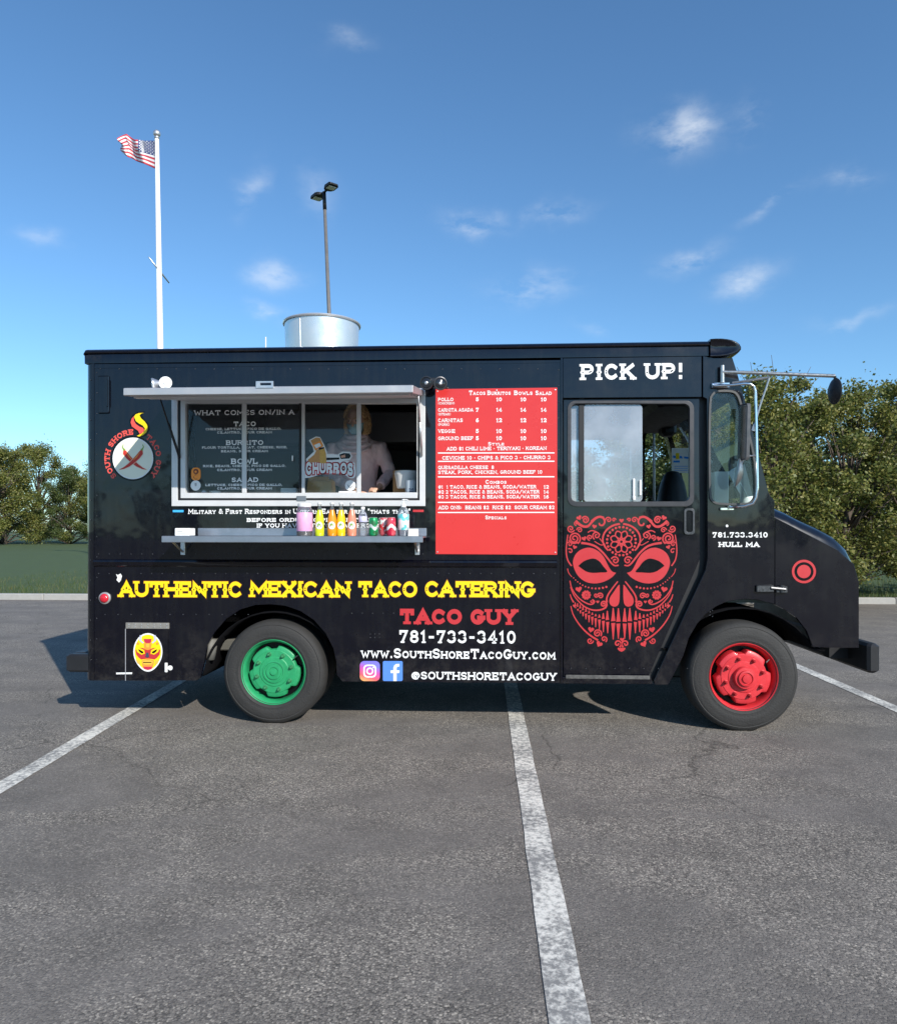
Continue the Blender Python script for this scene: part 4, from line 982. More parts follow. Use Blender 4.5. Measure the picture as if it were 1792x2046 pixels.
# ---- serving hatch: flange, sliding panes, awning, shelf
def ring(u0, v0, u1, v1, i0, j0, i1, j1, y0, y1): return MB().panel(P2([(u0,v0),(u1,v0),(u1,v1),(u0,v1)]), [P2([(i0,j0),(i1,j0),(i1,j1),(i0,j1)])], y0, y1)
def build_hatch():
    hatch = ring(345, 781, 850, 1012.5, 357, 791, 838.5, 1001, -.022, .0).build('serving_hatch', WALU, truck, bevel=.003)
    hatch['label'] = 'serving hatch with white aluminium frame and sliding panes'
    ring(357.5, 791.5, 838, 1000.5, 362, 797, 835, 997, -.012, .01).build('inner_gasket', RUBBER, hatch)
    ring(362.5, 797.5, 834.5, 996.5, 372, 807, 833, 986, -.016, .045).build('sash_frame', WALU, hatch, bevel=.002)
    def bar(nm, u0, u1, v0, v1, y0, y1, mat=WALU):
        a, b = S(u0, v1), S(u1, v0); return MB().bbox(a[0], b[0], y0, y1, a[1], b[1], .003).build(nm, mat, hatch)
    bar('mullion', 484, 493, 807, 986, -.012, .006); bar('mullion', 598, 602, 799, 992, -.014, .012, RUBBER); bar('mullion', 603, 609, 803, 988, -.012, .02)
    bar('sash_stile', 712.5, 721, 806, 988, -.004, .02)
    bar('sash_rail', 609, 713, 803, 807.5, -.002, .02); bar('sash_rail', 609, 835, 985, 991, -.014, .02, WALU)
    bar('sash_catch', 594, 613, 992, 1003, -.026, -.014, pm('grey_catch', (.22, .24, .26), .4, .5))
    bar('sash_catch', 583, 586, 911, 922, -.006, .004, WPLAST)
    g1 = MB().panel(P2([(372,807),(598,807),(598,986),(372,986)]), [], .014, .019).build('pane', GLASS, hatch)
    g2 = MB().panel(P2([(609,807),(713,807),(713,986),(609,986)]), [], .006, .011).build('pane', GLASS, hatch)
    # menu lettering on the fixed pane
    y = .0135
    m = MB()
    for tx, u0, u1, vb, vt, t in (('WHAT COMES ON/IN A',388,588,830,820,.17),('TACO',467,511,852.5,843,.19),('BURRITO',452,526,890,880.5,.19),('BOWL',462,515,928,917,.19),('SALAD',463,516,964,955,.19)):
        letters(m, tx, u0, u1, vb, vt, y=y, t=t, gap=.2, small=.8)
    for tx, u0, u1, vb, vt in (('CHEESE, LETTUCE, PICO DE GALLO,',411,562,860,855.5),('CILANTRO, SOUR CREAM',434,543,867,862.5),('FLOUR TORTILLA, MEAT, CHEESE, RICE,',404,574,897,892.5),('BEANS, SOUR CREAM',442,535,904.5,900),
                               ('RICE, BEANS, CHEESE, PICO DE GALLO,',406,571,934,929.5),('CILANTRO, SOUR CREAM',434,543,942,937.5),('LETTUCE, CHEESE, PICO DE GALLO,',411,564,972,967.5),('CILANTRO, SOUR CREAM',434,543,979,974.5)):
        letters(m, tx, u0, u1, vb, vt, y=y, t=.2, gap=.22)
    m.build('menu_lettering', pm('frosted_white_vinyl', (.90, .90, .90), .5, var=.05), g1)
    # stickers on the panes
    def circ(mb, u, v, r, y, n=22): x, z = S(u, v, y); rr = r*(y-CAM.y)/F; mb.decal([(x+rr*math.cos(6.2832*k/n), z+rr*math.sin(6.2832*k/n)) for k in range(n)], y)
    def poly(mb, pts, y): mb.decal([S(u, v, y) for u, v in pts], y)
    m = MB(); y = .0132
    m.cur = 0; poly(m, rrect(382, 935, 401, 961, 8), y); m.cur = 1; circ(m, 391.5, 943, 5.5, y-.0003); circ(m, 391.5, 954, 5, y-.0003); m.cur = 0; circ(m, 391, 943.5, 2.5, y-.0006); poly(m, [(387,951),(397,949),(396,957),(389,958)], y-.0006)
    m.build('pretzel_sticker', [ORANGE, pm('brown_vinyl', (.18, .04, .02), .5)], g1)
    m = MB(); circ(m, 391, 971, 10.5, y); m.cur = 1; poly(m, [(389,966),(393,966),(393,971),(391,973),(389,971)], y-.0004); m.build('round_sticker', [WHITE, pm('grey_vinyl', (.4, .4, .4), .5)], g1)
    y = .0052; m = MB(); circ(m, 700, 971, 10.8, y); m.cur = 1; poly(m, [(693,968),(697,971),(700,974.5),(704,971),(707,968.5),(704,974),(700,978),(696,974)], y-.0004); m.build('round_sticker', [WHITE, MATS['grey_vinyl']], g2)
    m = MB(); poly(m, [(677,982.5),(711,982.5),(711,987),(677,987)], y); m.build('label_strip', WHITE, g2)
    build_churros(g2, .0055)
    # awning: hinged on the head of the hatch, propped nearly level
    x0, x1 = X(350), X(846); zh, zf, yd = 2.535, 2.405, -.80
    m = MB(); th = .042
    for a0, a1, b0, b1 in ((x0, x1, 0, 1),):
        rings = []
        for x in (x0, x1): rings.append([(x, -.012, zh), (x, yd+.012, zf), (x, yd, zf+.004), (x, yd, zf+th+.006), (x, yd+.012, zf+th+.012), (x, -.012, zh+th)])
        m.loft(rings, True, True)
    awn = m.build('awning', pm('awning_aluminium', (.46, .46, .47), .4, .5, var=.08, vscale=9), truck, bevel=.003)
    awn['label'] = 'propped-open aluminium hatch awning'
    m = MB()   # ribs under the lid
    for k in range(4):
        f = .12+.25*k; y_ = -.012+(yd+.012)*f; z_ = zh+(zf-zh)*f; m.box(x0+.03, x1-.03, y_-.02, y_+.02, z_-.016, z_)
    m.build('awning_rib', WALU, awn)
    MB().tube([(x0, -.012, zh+th+.006), (x1, -.012, zh+th+.006)], .012, 8).build('awning_hinge', ALU, awn)
    lx, lz = X(529, 770, yd), zf+th+.012
    l = MB().panel([(lx-.058, lz-.012), (lx+.058, lz-.012), (lx+.058, lz+.032), (lx-.058, lz+.032)], [[(lx-.03, lz+.004), (lx+.045, lz+.004), (lx+.045, lz+.022), (lx-.03, lz+.022)]], yd-.006, yd+.006).build('awning_latch', ALU, awn)
    for sx, mat in ((x0+.012, RUBBER), (x1-.012, ALU)):
        a = Vector((sx, -.30, zh-.035)); b = Vector((sx+.035 if sx < -1 else sx, -.028, Z(915, 360))); mid = a.lerp(b, .45)
        m = MB(); m.tube([a, mid], .006, 8); m.tube([mid, b], .010, 8); m.build('gas_strut', mat, awn, smooth=True)
    # floodlights on the lid: a pair of white ones and a pair of black ones
    def flood(u, v, y, aim, r, mats, parent, label, stem):
        x, z = S(u, v, y); c = Vector((x, y, z)); d = Vector(aim).normalized(); q = d.to_track_quat('Z', 'Y')
        m = MB(); m.lathe([(.0004, -r*1.5), (r*.45, -r*1.45), (r*.6, -r*.9), (r*.95, -r*.2), (r*1.02, 0), (r*1.02, r*.15), (r*.88, r*.18), (r*.84, r*.05)], (0, 0, 0), n=22)
        m.v = [tuple(c+q @ Vector(p)) for p in m.v]; m.tube([c-d*r*.6, stem], r*.22, 8)
        f = m.build('floodlight', mats[0], parent, smooth=40); f['label'] = label
        m = MB(); m.lathe([(r*.85, 0), (r*.7, r*.12), (.0004, r*.2)], (0, 0, 0), n=22); m.v = [tuple(c+q @ Vector(p)) for p in m.v]; m.build('lens', mats[1], f, smooth=True)
        m = MB(); m.lathe([(r*.3, r*.16), (r*.24, r*.26), (.0004, r*.27)], (0, 0, 0), n=12); m.v = [tuple(c+q @ Vector(p)) for p in m.v]; m.build('bulb_ring', mats[2], f, smooth=True)
    yb = -.62; zb = zf+.06
    c = S(318, 775, yb); MB().bbox(c[0]-.10, c[0]+.08, yb-.03, yb+.03, zb-.02, zb+.012, .008).build('lamp_base', WPLAST, awn)
    flood(331, 766, yb-.06, (.12, -1, .05), .043, (WPLAST, LENS, WPLAST), awn, 'white round floodlight facing out', Vector((c[0], yb, zb)))
    flood(306, 769, yb-.02, (-.85, -.45, -.15), .043, (ALU, LENS, WPLAST), awn, 'silver floodlight turned sideways', Vector((c[0], yb, zb)))
    gun = pm('gunmetal', (.055, .055, .06), .35, .6, var=.2); dl = pm('dark_lens', (.015, .016, .02), .15, coat=.6, var=.3)
    yb = -.05; c = S(866, 762, yb); MB().bbox(c[0]-.03, c[0]+.03, -.035, 0, c[1]-.03, c[1]+.03, .008).build('lamp_base', gun, truck)
    flood(852, 766, -.15, (-.15, -1, -.1), .050, (gun, dl, ALU), truck, 'black round floodlight above the hatch corner', Vector((c[0], -.03, c[1])))
    flood(879.5, 767, -.15, (.25, -1, -.1), .050, (gun, dl, ALU), truck, 'black round floodlight above the menu board', Vector((c[0], -.03, c[1])))
    # serving shelf
    yf = -.33; xa, xb = X(323, 1075, yf), X(845, 1075, yf); zt = Z(1072.5, 600, yf); zl = Z(1085, 600, yf)
    m = MB(); m.bbox(xa, xb, yf, -.002, zt-.014, zt, .003); m.bbox(xa, xb, yf-.004, yf+.012, zl, zt+.002, .003)
    m.bbox(xa+.14, xb, -.014, -.001, zt, Z(1056, 600), .003)
    sh = m.build('serving_shelf', SHELF, truck); sh['label'] = 'grey metal serving shelf under the hatch'
    for u in (367, 834):
        x = X(u, 1095); MB().bbox(x-.018, x+.018, -.02, 0, Z(1110, u), zt-.012, .003).tube([(x, -.26, zt-.012), (x, -.02, Z(1106, u)+.01)], .009, 6).build('shelf_bracket', ALU, sh)
    # counter inside
    MB().bbox(X(356), X(840)+.1, .07, .74, 1.72, 1.755, .01).build('counter', pm('counter_steel', (.66, .66, .66), .4, .2, var=.1), truck)
    return zt

def build_churros(par, y):
    """hand holding a churro from a fryer bag above the arched word CHURROS"""
    q = .152; ux = lambda x: 602.1+x*q; vy = lambda z: 802.8+z*q
    m = MB(); lv = [0]
    def poly(pts, mat, l): m.cur = mat; m.decal([S(ux(x), vy(z), y) for x, z in pts], y-.0004*l)
    halo = [(40,1010),(30,890),(110,840),(70,800),(60,760),(110,710),(165,660),(150,600),(100,510),(190,462),(245,468),(300,570),(330,640),(340,690),(480,700),(540,660),(640,668),(665,720),(640,770),(520,785),(600,780),(700,810),(715,880),(712,980),(690,1010),(640,1010),(560,960),(420,945),(250,960),(120,1000)]
    poly(halo, 0, 0)
    poly([(120,515),(195,475),(245,482),(290,580),(185,650)], 2, 1); poly([(140,560),(250,520),(290,590),(190,640)], 3, 2); poly([(165,575),(240,545),(262,585),(195,618)], 0, 3)
    poly([(85,770),(170,700),(200,640),(300,600),(325,690),(330,800),(230,800),(110,805)], 2, 2); poly([(240,640),(300,610),(322,720),(325,815),(245,815)], 4, 3)
    poly([(230,610),(300,600),(300,620),(230,640)], 1, 4)
    poly([(330,740),(500,738),(500,765),(330,775)], 1, 2); poly([(500,700),(560,678),(635,685),(652,718),(630,752),(520,758)], 1, 3); poly([(520,715),(575,700),(580,735),(525,742)], 5, 4)
    # arched word
    W, out = layout('CHURROS', .27, False, .13, 1.0)
    for mat, grow, l in ((6, .24, 1.5), (0, 0, 5)):
        for x, sc, lay, dots in layout('CHURROS', .27+grow*0, False, .13, 1.0)[1]:
            for k, (ch_lay) in enumerate(lay):
                for qd in ch_lay:
                    c = sum((p for p in qd), Vector((0, 0)))/4; pts = []
                    for p in qd:
                        fx = (x+p.x*sc)/W; xx = 60+fx*620; edge = abs(fx-.5)*2; h = 130+55*edge**2; zb = 945+30*edge**2+(12 if fx > .9 else 0)
                        pts.append((xx, zb-p.y*h))
                    if mat == 6:
                        cx = sum(p[0] for p in pts)/4; cz = sum(p[1] for p in pts)/4
                        pts = [(px+(12 if px > cx else -12), pz+(16 if pz > cz else -16)) for px, pz in pts]
                    m.cur = mat; m.decal([S(ux(a), vy(b), y) for a, b in pts], y-.0004*l-.00008*k)
    o = m.build('churros_sticker', [WHITE, BLK, TAN, ORANGE, pm('churro_gold', (.62, .36, .08), .5, var=.3, vscale=80), pm('skin_print', (.6, .3, .2), .5), REDV], par)
    o['label'] = 'cut-out sticker with fried pastry and arched red lettering'
SHELF_Z = build_hatch()
# ---- menu board and painted lettering
def build_board():
    o = MB().panel(P2([(870.5,778.5),(1113,775.5),(1113,1109.5),(870.5,1108)]), [], -.006, -.0005).build('menu_board', REDB, truck)
    o['label'] = 'tall red menu board with white price list'
    q = .22; ux = lambda x: 824.3+x*q; vy = lambda z: 716.8+z*q; y = -.0075; m = MB()
    def T(tx, x0, x1, zt, zb, **k): letters(m, tx, ux(x0), ux(x1), vy(zb), vy(zt), y=y, **{**dict(t=.19, gap=.18, small=.74), **k})
    for tx, a, b in (('Tacos',512,660),('Burritos',680,890),('Bowls',922,1088),('Salad',1115,1262)): T(tx, a, b, 292, 333)
    for nm, x1, zt, zb, sub, sx1, st_, sb_, vals in (('POLLO',370,358,389,'(CHICKEN)',380,398,418,('5','10','10','10')),('CARNITA ASADA',550,452,484,'(STEAK)',345,496,518,('7','14','14','14')),('CARNITAS',455,546,580,'(PORK)',335,591,613,('6','12','12','12')),
                                     ('VEGGIE',386,645,678,None,0,0,0,('5','10','10','10')),('GROUND BEEF',550,710,743,None,0,0,0,('5','10','10','10'))):
        T(nm, 232, x1, zt, zb)
        if sub: T(sub, 232, sx1, st_, sb_)
        for c, v_ in zip((587, 785, 1005, 1190), vals):
            w = 13 if len(v_) == 1 else 25; T(v_, c-w, c+w, zt-3, zb+1, t=.22)
    T('Style', 685, 830, 760, 792); T('ADD $1 CHILI LIME * TERIYAKI * KOREAN', 310, 1215, 802, 835)
    T('CEVICHE 10 * CHIPS & PICO 3 * CHURRO 3', 270, 1250, 886, 919); T('QUESADILLA CHEESE  8', 232, 738, 975, 1007); T('STEAK, PORK, CHICKEN, GROUND BEEF 10', 232, 1176, 1018, 1050)
    T('Combos', 662, 852, 1104, 1140)
    for i, (a, b, e) in enumerate((('#1  1 TACO, RICE & BEANS, SODA/WATER', '12', 1122), ('#2 2 TACOS, RICE & BEANS, SODA/WATER', '14', 1150), ('#3 3 TACOS, RICE & BEANS, SODA/WATER', '16', 1152))):
        T(a, 234, e, 1152+i*45, 1184+i*45); T(b, 1190, 1236, 1152+i*45, 1184+i*45)
    T('ADD ONS:  BEANS $2  RICE $2  SOUR CREAM $2', 235, 1286, 1338, 1372); T('Specials', 660, 852, 1428, 1463)
    for z in (860, 936, 1077, 1309, 1401): m.decal([S(ux(230), vy(z-5), y), S(ux(1288), vy(z-6), y), S(ux(1288), vy(z+4), y), S(ux(230), vy(z+5), y)], y)
    m.build('price_lettering', WHITE, o)
    s = MB()
    for u, v in ((874,783),(1109,780),(1109,1105),(874,1104),(992,781)): x, z = S(u, v); s.lathe([(.006, .006), (.005, .009), (.0004, .010)], (x, 0, z), 'y', 8)
    s.build('board_screw', ALU, o)
build_board()

def build_lettering():
    for tx, a, b in (('AUTHENTIC', 238, 483.5), ('MEXICAN', 500, 699.5), ('TACO', 716, 833.5), ('CATERING', 849, 1069)):
        m = MB(); letters(m, tx, a, b, 1194.5, 1162.5, y=-.0012, t=.235, gap=.07, grow=.075)
        m.cur = 1; letters(m, tx, a, b, 1194.5, 1162.5, y=-.0034, t=.235, gap=.07, deco=True, dotm=0)
        m.build('slogan_word', [DRED, YEL], truck)
    for w in range(2):
        m = MB(); letters(m, 'PICK UP!', 1161, 1364, 759, 727, y=-.0085, t=.24, gap=.22, deco=True, dotm=1, word=w); m.build('header_word', [WHITE, BLK], truck)
    text_part('name_lettering', 'TACO GUY', 799, 1032, 1249, 1218, REDV, truck, y=-.002, t=.29, gap=.10)
    text_part('phone_lettering', '781-733-3410', 798, 1030, 1286.5, 1261, WHITE, truck, y=-.002, t=.19, gap=.22)
    text_part('website_lettering', 'www.SouthShoreTacoGuy.com', 721.5, 1109, 1317.4, 1297.5, WHITE, truck, y=-.002, t=.2, gap=.15, small=.74)
    text_part('handle_lettering', '@SOUTHSHORETACOGUY', 822, 1111.5, 1360, 1344.5, WHITE, truck, y=-.002, t=.2, gap=.15)
    m = MB(); letters(m, '781.733.3410', 1423.5, 1533.5, 1075, 1064.3, y=-.0065, t=.22, gap=.2); m.build('cab_phone_lettering', WHITE, truck); 
    for w in range(2):
        m = MB(); letters(m, 'HULL MA', 1436, 1517, 1094, 1084, y=-.0065, t=.24, gap=.18, word=w); m.build('cab_town_word', WHITE, truck)
    m = MB()
    x, z = S(1451.5, 1052); m.lathe([(.011, .006), (.009, .010), (.0004, .011)], (x, 0, z), 'y', 10); m.build('cab_bolt', WHITE, truck)
    m = MB(); letters(m, 'Military & First Responders in Uniform Eat for Free "thats that"', 376.5, 820, 1027.6, 1017.4, y=-.002, t=.2, gap=.17, small=.74)
    letters(m, 'BEFORE ORDERING PLEASE TELL US', 493.5, 770, 1043.7, 1036, y=-.002, t=.22, gap=.18); letters(m, 'IF YOU HAVE ANY FOOD ALLERGIES', 513, 762, 1055.2, 1047, y=-.002, t=.22, gap=.18)
    m.cur = 1; m.decal(P2([(345.5,1020),(367,1020),(367,1024.4),(345.5,1024.4)]), -.002); m.cur = 2; m.decal(P2([(825,1019.5),(846.5,1019.5),(846.5,1024),(825,1024)]), -.002)
    m.build('notice_lettering', [WHITE, SKYB, REDV], truck)
build_lettering()

def build_emblems():
    y = -.0015
    def circ(m, cx, cz, r, yy, n=40): m.decal([(cx+r*math.cos(6.2832*k/n), cz+r*math.sin(6.2832*k/n)) for k in range(n)], yy)
    # round chili emblem with ring text and flame
    q = .0806; ux = lambda x: 200.7+x*q; vy = lambda z: 810+z*q
    A_ = lambda pts: [S(ux(a), vy(b), y) for a, b in pts]
    m = MB(); px = (y-CAM.y)/F*q*.999; cx, cz = S(ux(805), vy(1325), y); px = (S(ux(1305), vy(1325), y)[0]-cx)/500
    m.cur = 1; circ(m, cx, cz, 545*px, y); m.cur = 2; circ(m, cx, cz, 506*px, y-.0004); m.cur = 0; circ(m, cx, cz, 480*px, y-.0008)
    def taper(pts, ws, mat, yy):
        m.cur = mat; P_ = [Vector(p) for p in pts]; L_, R_ = [], []
        for i, p in enumerate(P_):
            d = (P_[min(i+1, len(P_)-1)]-P_[max(i-1, 0)]).normalized(); n = Vector((-d.y, d.x)); L_.append(p+n*ws[i]/2); R_.append(p-n*ws[i]/2)
        m.decal(A_([tuple(p) for p in L_+R_[::-1]]), yy)
    for k, (sg, l) in enumerate(((1, 0), (-1, .0009))):
        f = lambda x: 805+sg*(x-805) if sg > 0 else 1610-x+8
        C = [(f(585), 1110), (f(610), 1190), (f(690), 1290), (f(800), 1400), (f(920), 1500), (f(1040), 1570), (f(1150), 1605)]
        taper(C, [50, 130, 128, 118, 92, 58, 8], 6, y-.0012-l); taper(C, [30, 108, 104, 92, 66, 36, 4], 3, y-.0015-l)
        taper([(f(640), 1180), (f(720), 1290), (f(800), 1370)], [10, 26, 8], 4, y-.0018-l)
        taper([(f(570), 980), (f(545), 1040), (f(575), 1095), (f(600), 1120)], [14, 24, 40, 70], 5, y-.0017-l)
    # flame
    red = [(835,275),(775,340),(750,430),(780,530),(860,590),(935,640),(975,720),(1050,690),(1090,620),(1060,570),(960,530),(880,470),(835,390),(830,320)]
    yel = [(1075,195),(960,200),(870,235),(835,290),(880,400),(960,460),(1050,510),(1105,580),(1090,650),(1020,710),(905,765),(960,785),(1060,750),(1140,680),(1175,590),(1160,500),(1100,410),(1010,330),(970,260),(1010,215)]
    m.cur = 1; m.decal(A_([(1100,160),(940,165),(800,240),(715,380),(740,540),(860,630),(930,700),(880,780),(960,820),(1120,760),(1215,620),(1190,470),(1060,330),(1020,250)]), y-.0002)
    m.cur = 7; m.decal(A_(red), y-.0012); m.cur = 8; m.decal(A_(yel), y-.0015)
    # ring text
    for text, a0, a1 in (('SOUTH SHORE', 226, 89), ('TACO GUY', 57, -42)):
        W, out = layout(text, .25, True, .2, 1.0); h = 135*px; r0 = 575*px
        for x, sc, lay, dots in out:
            for k, quads in enumerate(lay):
                for qd in quads:
                    pts = []
                    for p in qd:
                        a = R(a0+(a1-a0)*(x+p.x)/W); rr = r0+p.y*h; pts.append((cx+rr*math.cos(a), cz+rr*math.sin(a)))
                    m.cur = 7; m.decal(pts, y-.0012-.0001*k)
    o = m.build('chili_emblem', [CREAM, BLK, WHITE, CHILI, ORANGE, GRN, pm('peach_vinyl', (.75, .5, .36), .5), pm('coral_vinyl', (.72, .09, .07), .45), YEL], truck)
    o['label'] = 'round cream emblem with crossed red chilies, flame and ring lettering'
    # fuel door with wrestling mask sticker
    p = MB().panel(P2([(252,1257),(336,1257),(336,1361),(252,1361)]), [], -.006, 0).build('fuel_door', PAINT, truck, bevel=.002)
    m = MB(); a, b = S(252, 1257), S(339, 1245.5); m.bbox(a[0], b[0], -.010, 0, a[1], b[1], .002)
    hn = m.build('hinge_strip', pm('worn_hinge', (.30, .28, .25), .55, .5, var=.35, vscale=40), p)
    m = MB()
    for k in range(7):
        for v in (1248.3, 1254): x, z = S(259+k*12.6, v); m.lathe([(.005, .010), (.0042, .0125), (.0004, .013)], (x, 0, z), 'y', 7)
    m.build('hinge_screw', ALU, p)
    a, b = S(251.2, 1361), S(252.4, 1257); MB().box(a[0], b[0], -.009, -.0005, a[1], b[1]).build('door_edge', pm('pale_edge', (.3, .3, .32), .5), p)
    m = MB(); a, b = S(330.5, 1344), S(336, 1325); m.bbox(a[0], b[0], -.016, -.006, a[1], b[1], .003); x, z = S(340, 1336); m.lathe([(.02, .0), (.02, .004), (.012, .012), (.0005, .013)], (x, 0, z), 'y', 14); m.build('door_latch', WPLAST, p)
    m = MB(); m.decal(P2([(233,1344.8),(265,1344.4),(265,1347.8),(233,1348.2)]), -.0072); m.build('small_label', WHITE, p)
    q = .0701; mx = lambda x: 243.7+x*q; mz = lambda z: 1232.9+z*q; ym = -.0066; m = MB()
    B_ = lambda pts: [S(mx(a), mz(b), ym) for a, b in pts]
    def egg(k, n=36):
        pts = []
        for i in range(n):
            a = 6.2832*i/n; s_ = math.sin(a); w = 415*(1 if s_ < 0 else 1-.16*s_*s_); pts.append((740+w*k*math.cos(a), 1010+(535 if s_ < 0 else 565)*k*s_))
        return pts
    lvl = [0]
    def pl(pts, mat, mir=False):
        lvl[0] += 1; m.cur = mat; m.decal(B_(pts), ym-.0003*lvl[0])
        if mir: m.decal(B_([(1480-a, b) for a, b in pts]), ym-.0003*lvl[0])
    pl(egg(1), 0); pl(egg(.92), 1)
    pl([(385,960),(470,890),(600,900),(740,960),(880,900),(1010,890),(1095,960),(1075,1090),(1000,1180),(930,1230),(740,1200),(550,1230),(480,1180),(410,1090)], 2)
    pl([(560,1260),(740,1200),(920,1260),(900,1400),(850,1500),(740,1530),(630,1500),(580,1400)], 3)
    pl([(600,1430),(880,1430),(840,1500),(740,1528),(640,1500)], 4); pl([(560,1300),(640,1250),(840,1250),(900,1300),(840,1370),(640,1370)], 5); pl([(600,1297),(845,1297),(845,1322),(600,1322)], 6)
    pl([(620,640),(850,640),(830,740),(740,780),(650,740)], 4); pl([(630,760),(850,760),(830,930),(740,960),(640,930)], 3); pl([(690,780),(790,780),(780,880),(700,880)], 5)
    pl([(515,530),(570,545),(560,690),(630,740),(600,770),(500,690)], 7, True)
    pl([(405,900),(480,880),(640,960),(660,1060),(560,1090),(440,1010)], 1, True); pl([(465,935),(520,950),(620,1010),(610,1050),(560,1050),(500,1000)], 6, True)
    pl([(700,1030),(760,1030),(785,1150),(740,1175),(670,1150)], 8); pl([(420,760),(470,730),(500,770),(470,810)], 3, True); pl([(400,1220),(520,1260),(540,1360),(450,1330)], 5, True)
    o = m.build('mask_sticker', [WHITE, YEL, REDV, ORANGE, pm('crimson_vinyl', (.5, .02, .06), .5), pm('amber_vinyl', (.8, .45, .05), .5), BLK, pm('pale_lilac_vinyl', (.5, .52, .7), .5), pm('slate_vinyl', (.05, .06, .09), .5)], p)
    o['label'] = 'oval wrestling mask sticker in yellow and red'
    # picture-sharing and network marks
    def grad():
        g = bpy.data.materials.new('gradient_vinyl'); nt, b, N, L = nodes(g); tc = N('ShaderNodeTexCoord'); sp = N('ShaderNodeSeparateXYZ'); L(tc.outputs['Generated'], sp.inputs[0])
        ad = N('ShaderNodeMath'); ad.operation = 'MULTIPLY_ADD'; L(sp.outputs[0], ad.inputs[0]); ad.inputs[1].default_value = .35; L(sp.outputs[2], ad.inputs[2])
        c = N('ShaderNodeValToRGB'); L(ad.outputs[0], c.inputs[0]); e = c.color_ramp.elements; e.new(.35); e.new(.65)
        for x, p_, k in zip(e, (.05, .35, .7, 1.2), ((.85, .42, .12), (.80, .12, .14), (.55, .08, .40), (.20, .18, .72))): x.position = min(1, p_); x.color = (*k, 1)
        L(c.outputs[0], b.inputs['Base Color']); b.inputs['Roughness'].default_value = .45; return g
    m = MB(); m.decal(P2(rrect(719, 1322, 759, 1362, 9)), -.002); m.cur = 1
    m.panel(P2(rrect(726, 1329, 752, 1355, 8)), [P2(rrect(729, 1332, 749, 1352, 5.5))], -.0032, -.0024)
    m.panel(P2([(739+7.2*math.cos(k*.3142), 1342+7.2*math.sin(k*.3142)) for k in range(20)]), [P2([(739+4.4*math.cos(k*.3142), 1342+4.4*math.sin(k*.3142)) for k in range(20)])], -.0032, -.0024)
    m.decal(P2([(746+1.6*math.cos(k*.785), 1335+1.6*math.sin(k*.785)) for k in range(8)]), -.003); m.build('camera_mark', [grad(), WHITE], truck)
    m = MB(); m.decal(P2(rrect(765, 1322, 804.5, 1362, 3)), -.002); m.cur = 1
    m.decal(P2([(786,1362),(786,1346),(780.5,1346),(780.5,1340.5),(786,1340.5),(786,1336),(787.5,1331),(791,1328),(798,1327.5),(798,1333),(794,1333.3),(792.5,1335.5),(792.5,1340.5),(798.5,1340.5),(797.5,1346),(792.5,1346),(792.5,1362)]), -.0026)
    m.build('letter_mark', [pm('network_blue', (.09, .24, .68), .45, var=.08), WHITE], truck)
    # torn sticker scrap, hood emblem
    m = MB(); m.decal(P2([(232,1148),(236,1150),(241,1147),(244,1152),(242,1160),(238,1165),(233,1160),(235,1155)]), -.0016); m.build('torn_sticker', WHITE, truck)
    m = MB(); c = S(1606, 1143); 
    for r, mt, k in ((.088, 0, 0), (.070, 1, 1), (.050, 0, 2)): m.cur = mt; circ(m, c[0], c[1], r, -.0005-.0004*k, 30)
    m.build('hood_emblem', [REDV, BLK], truck)
build_emblems()

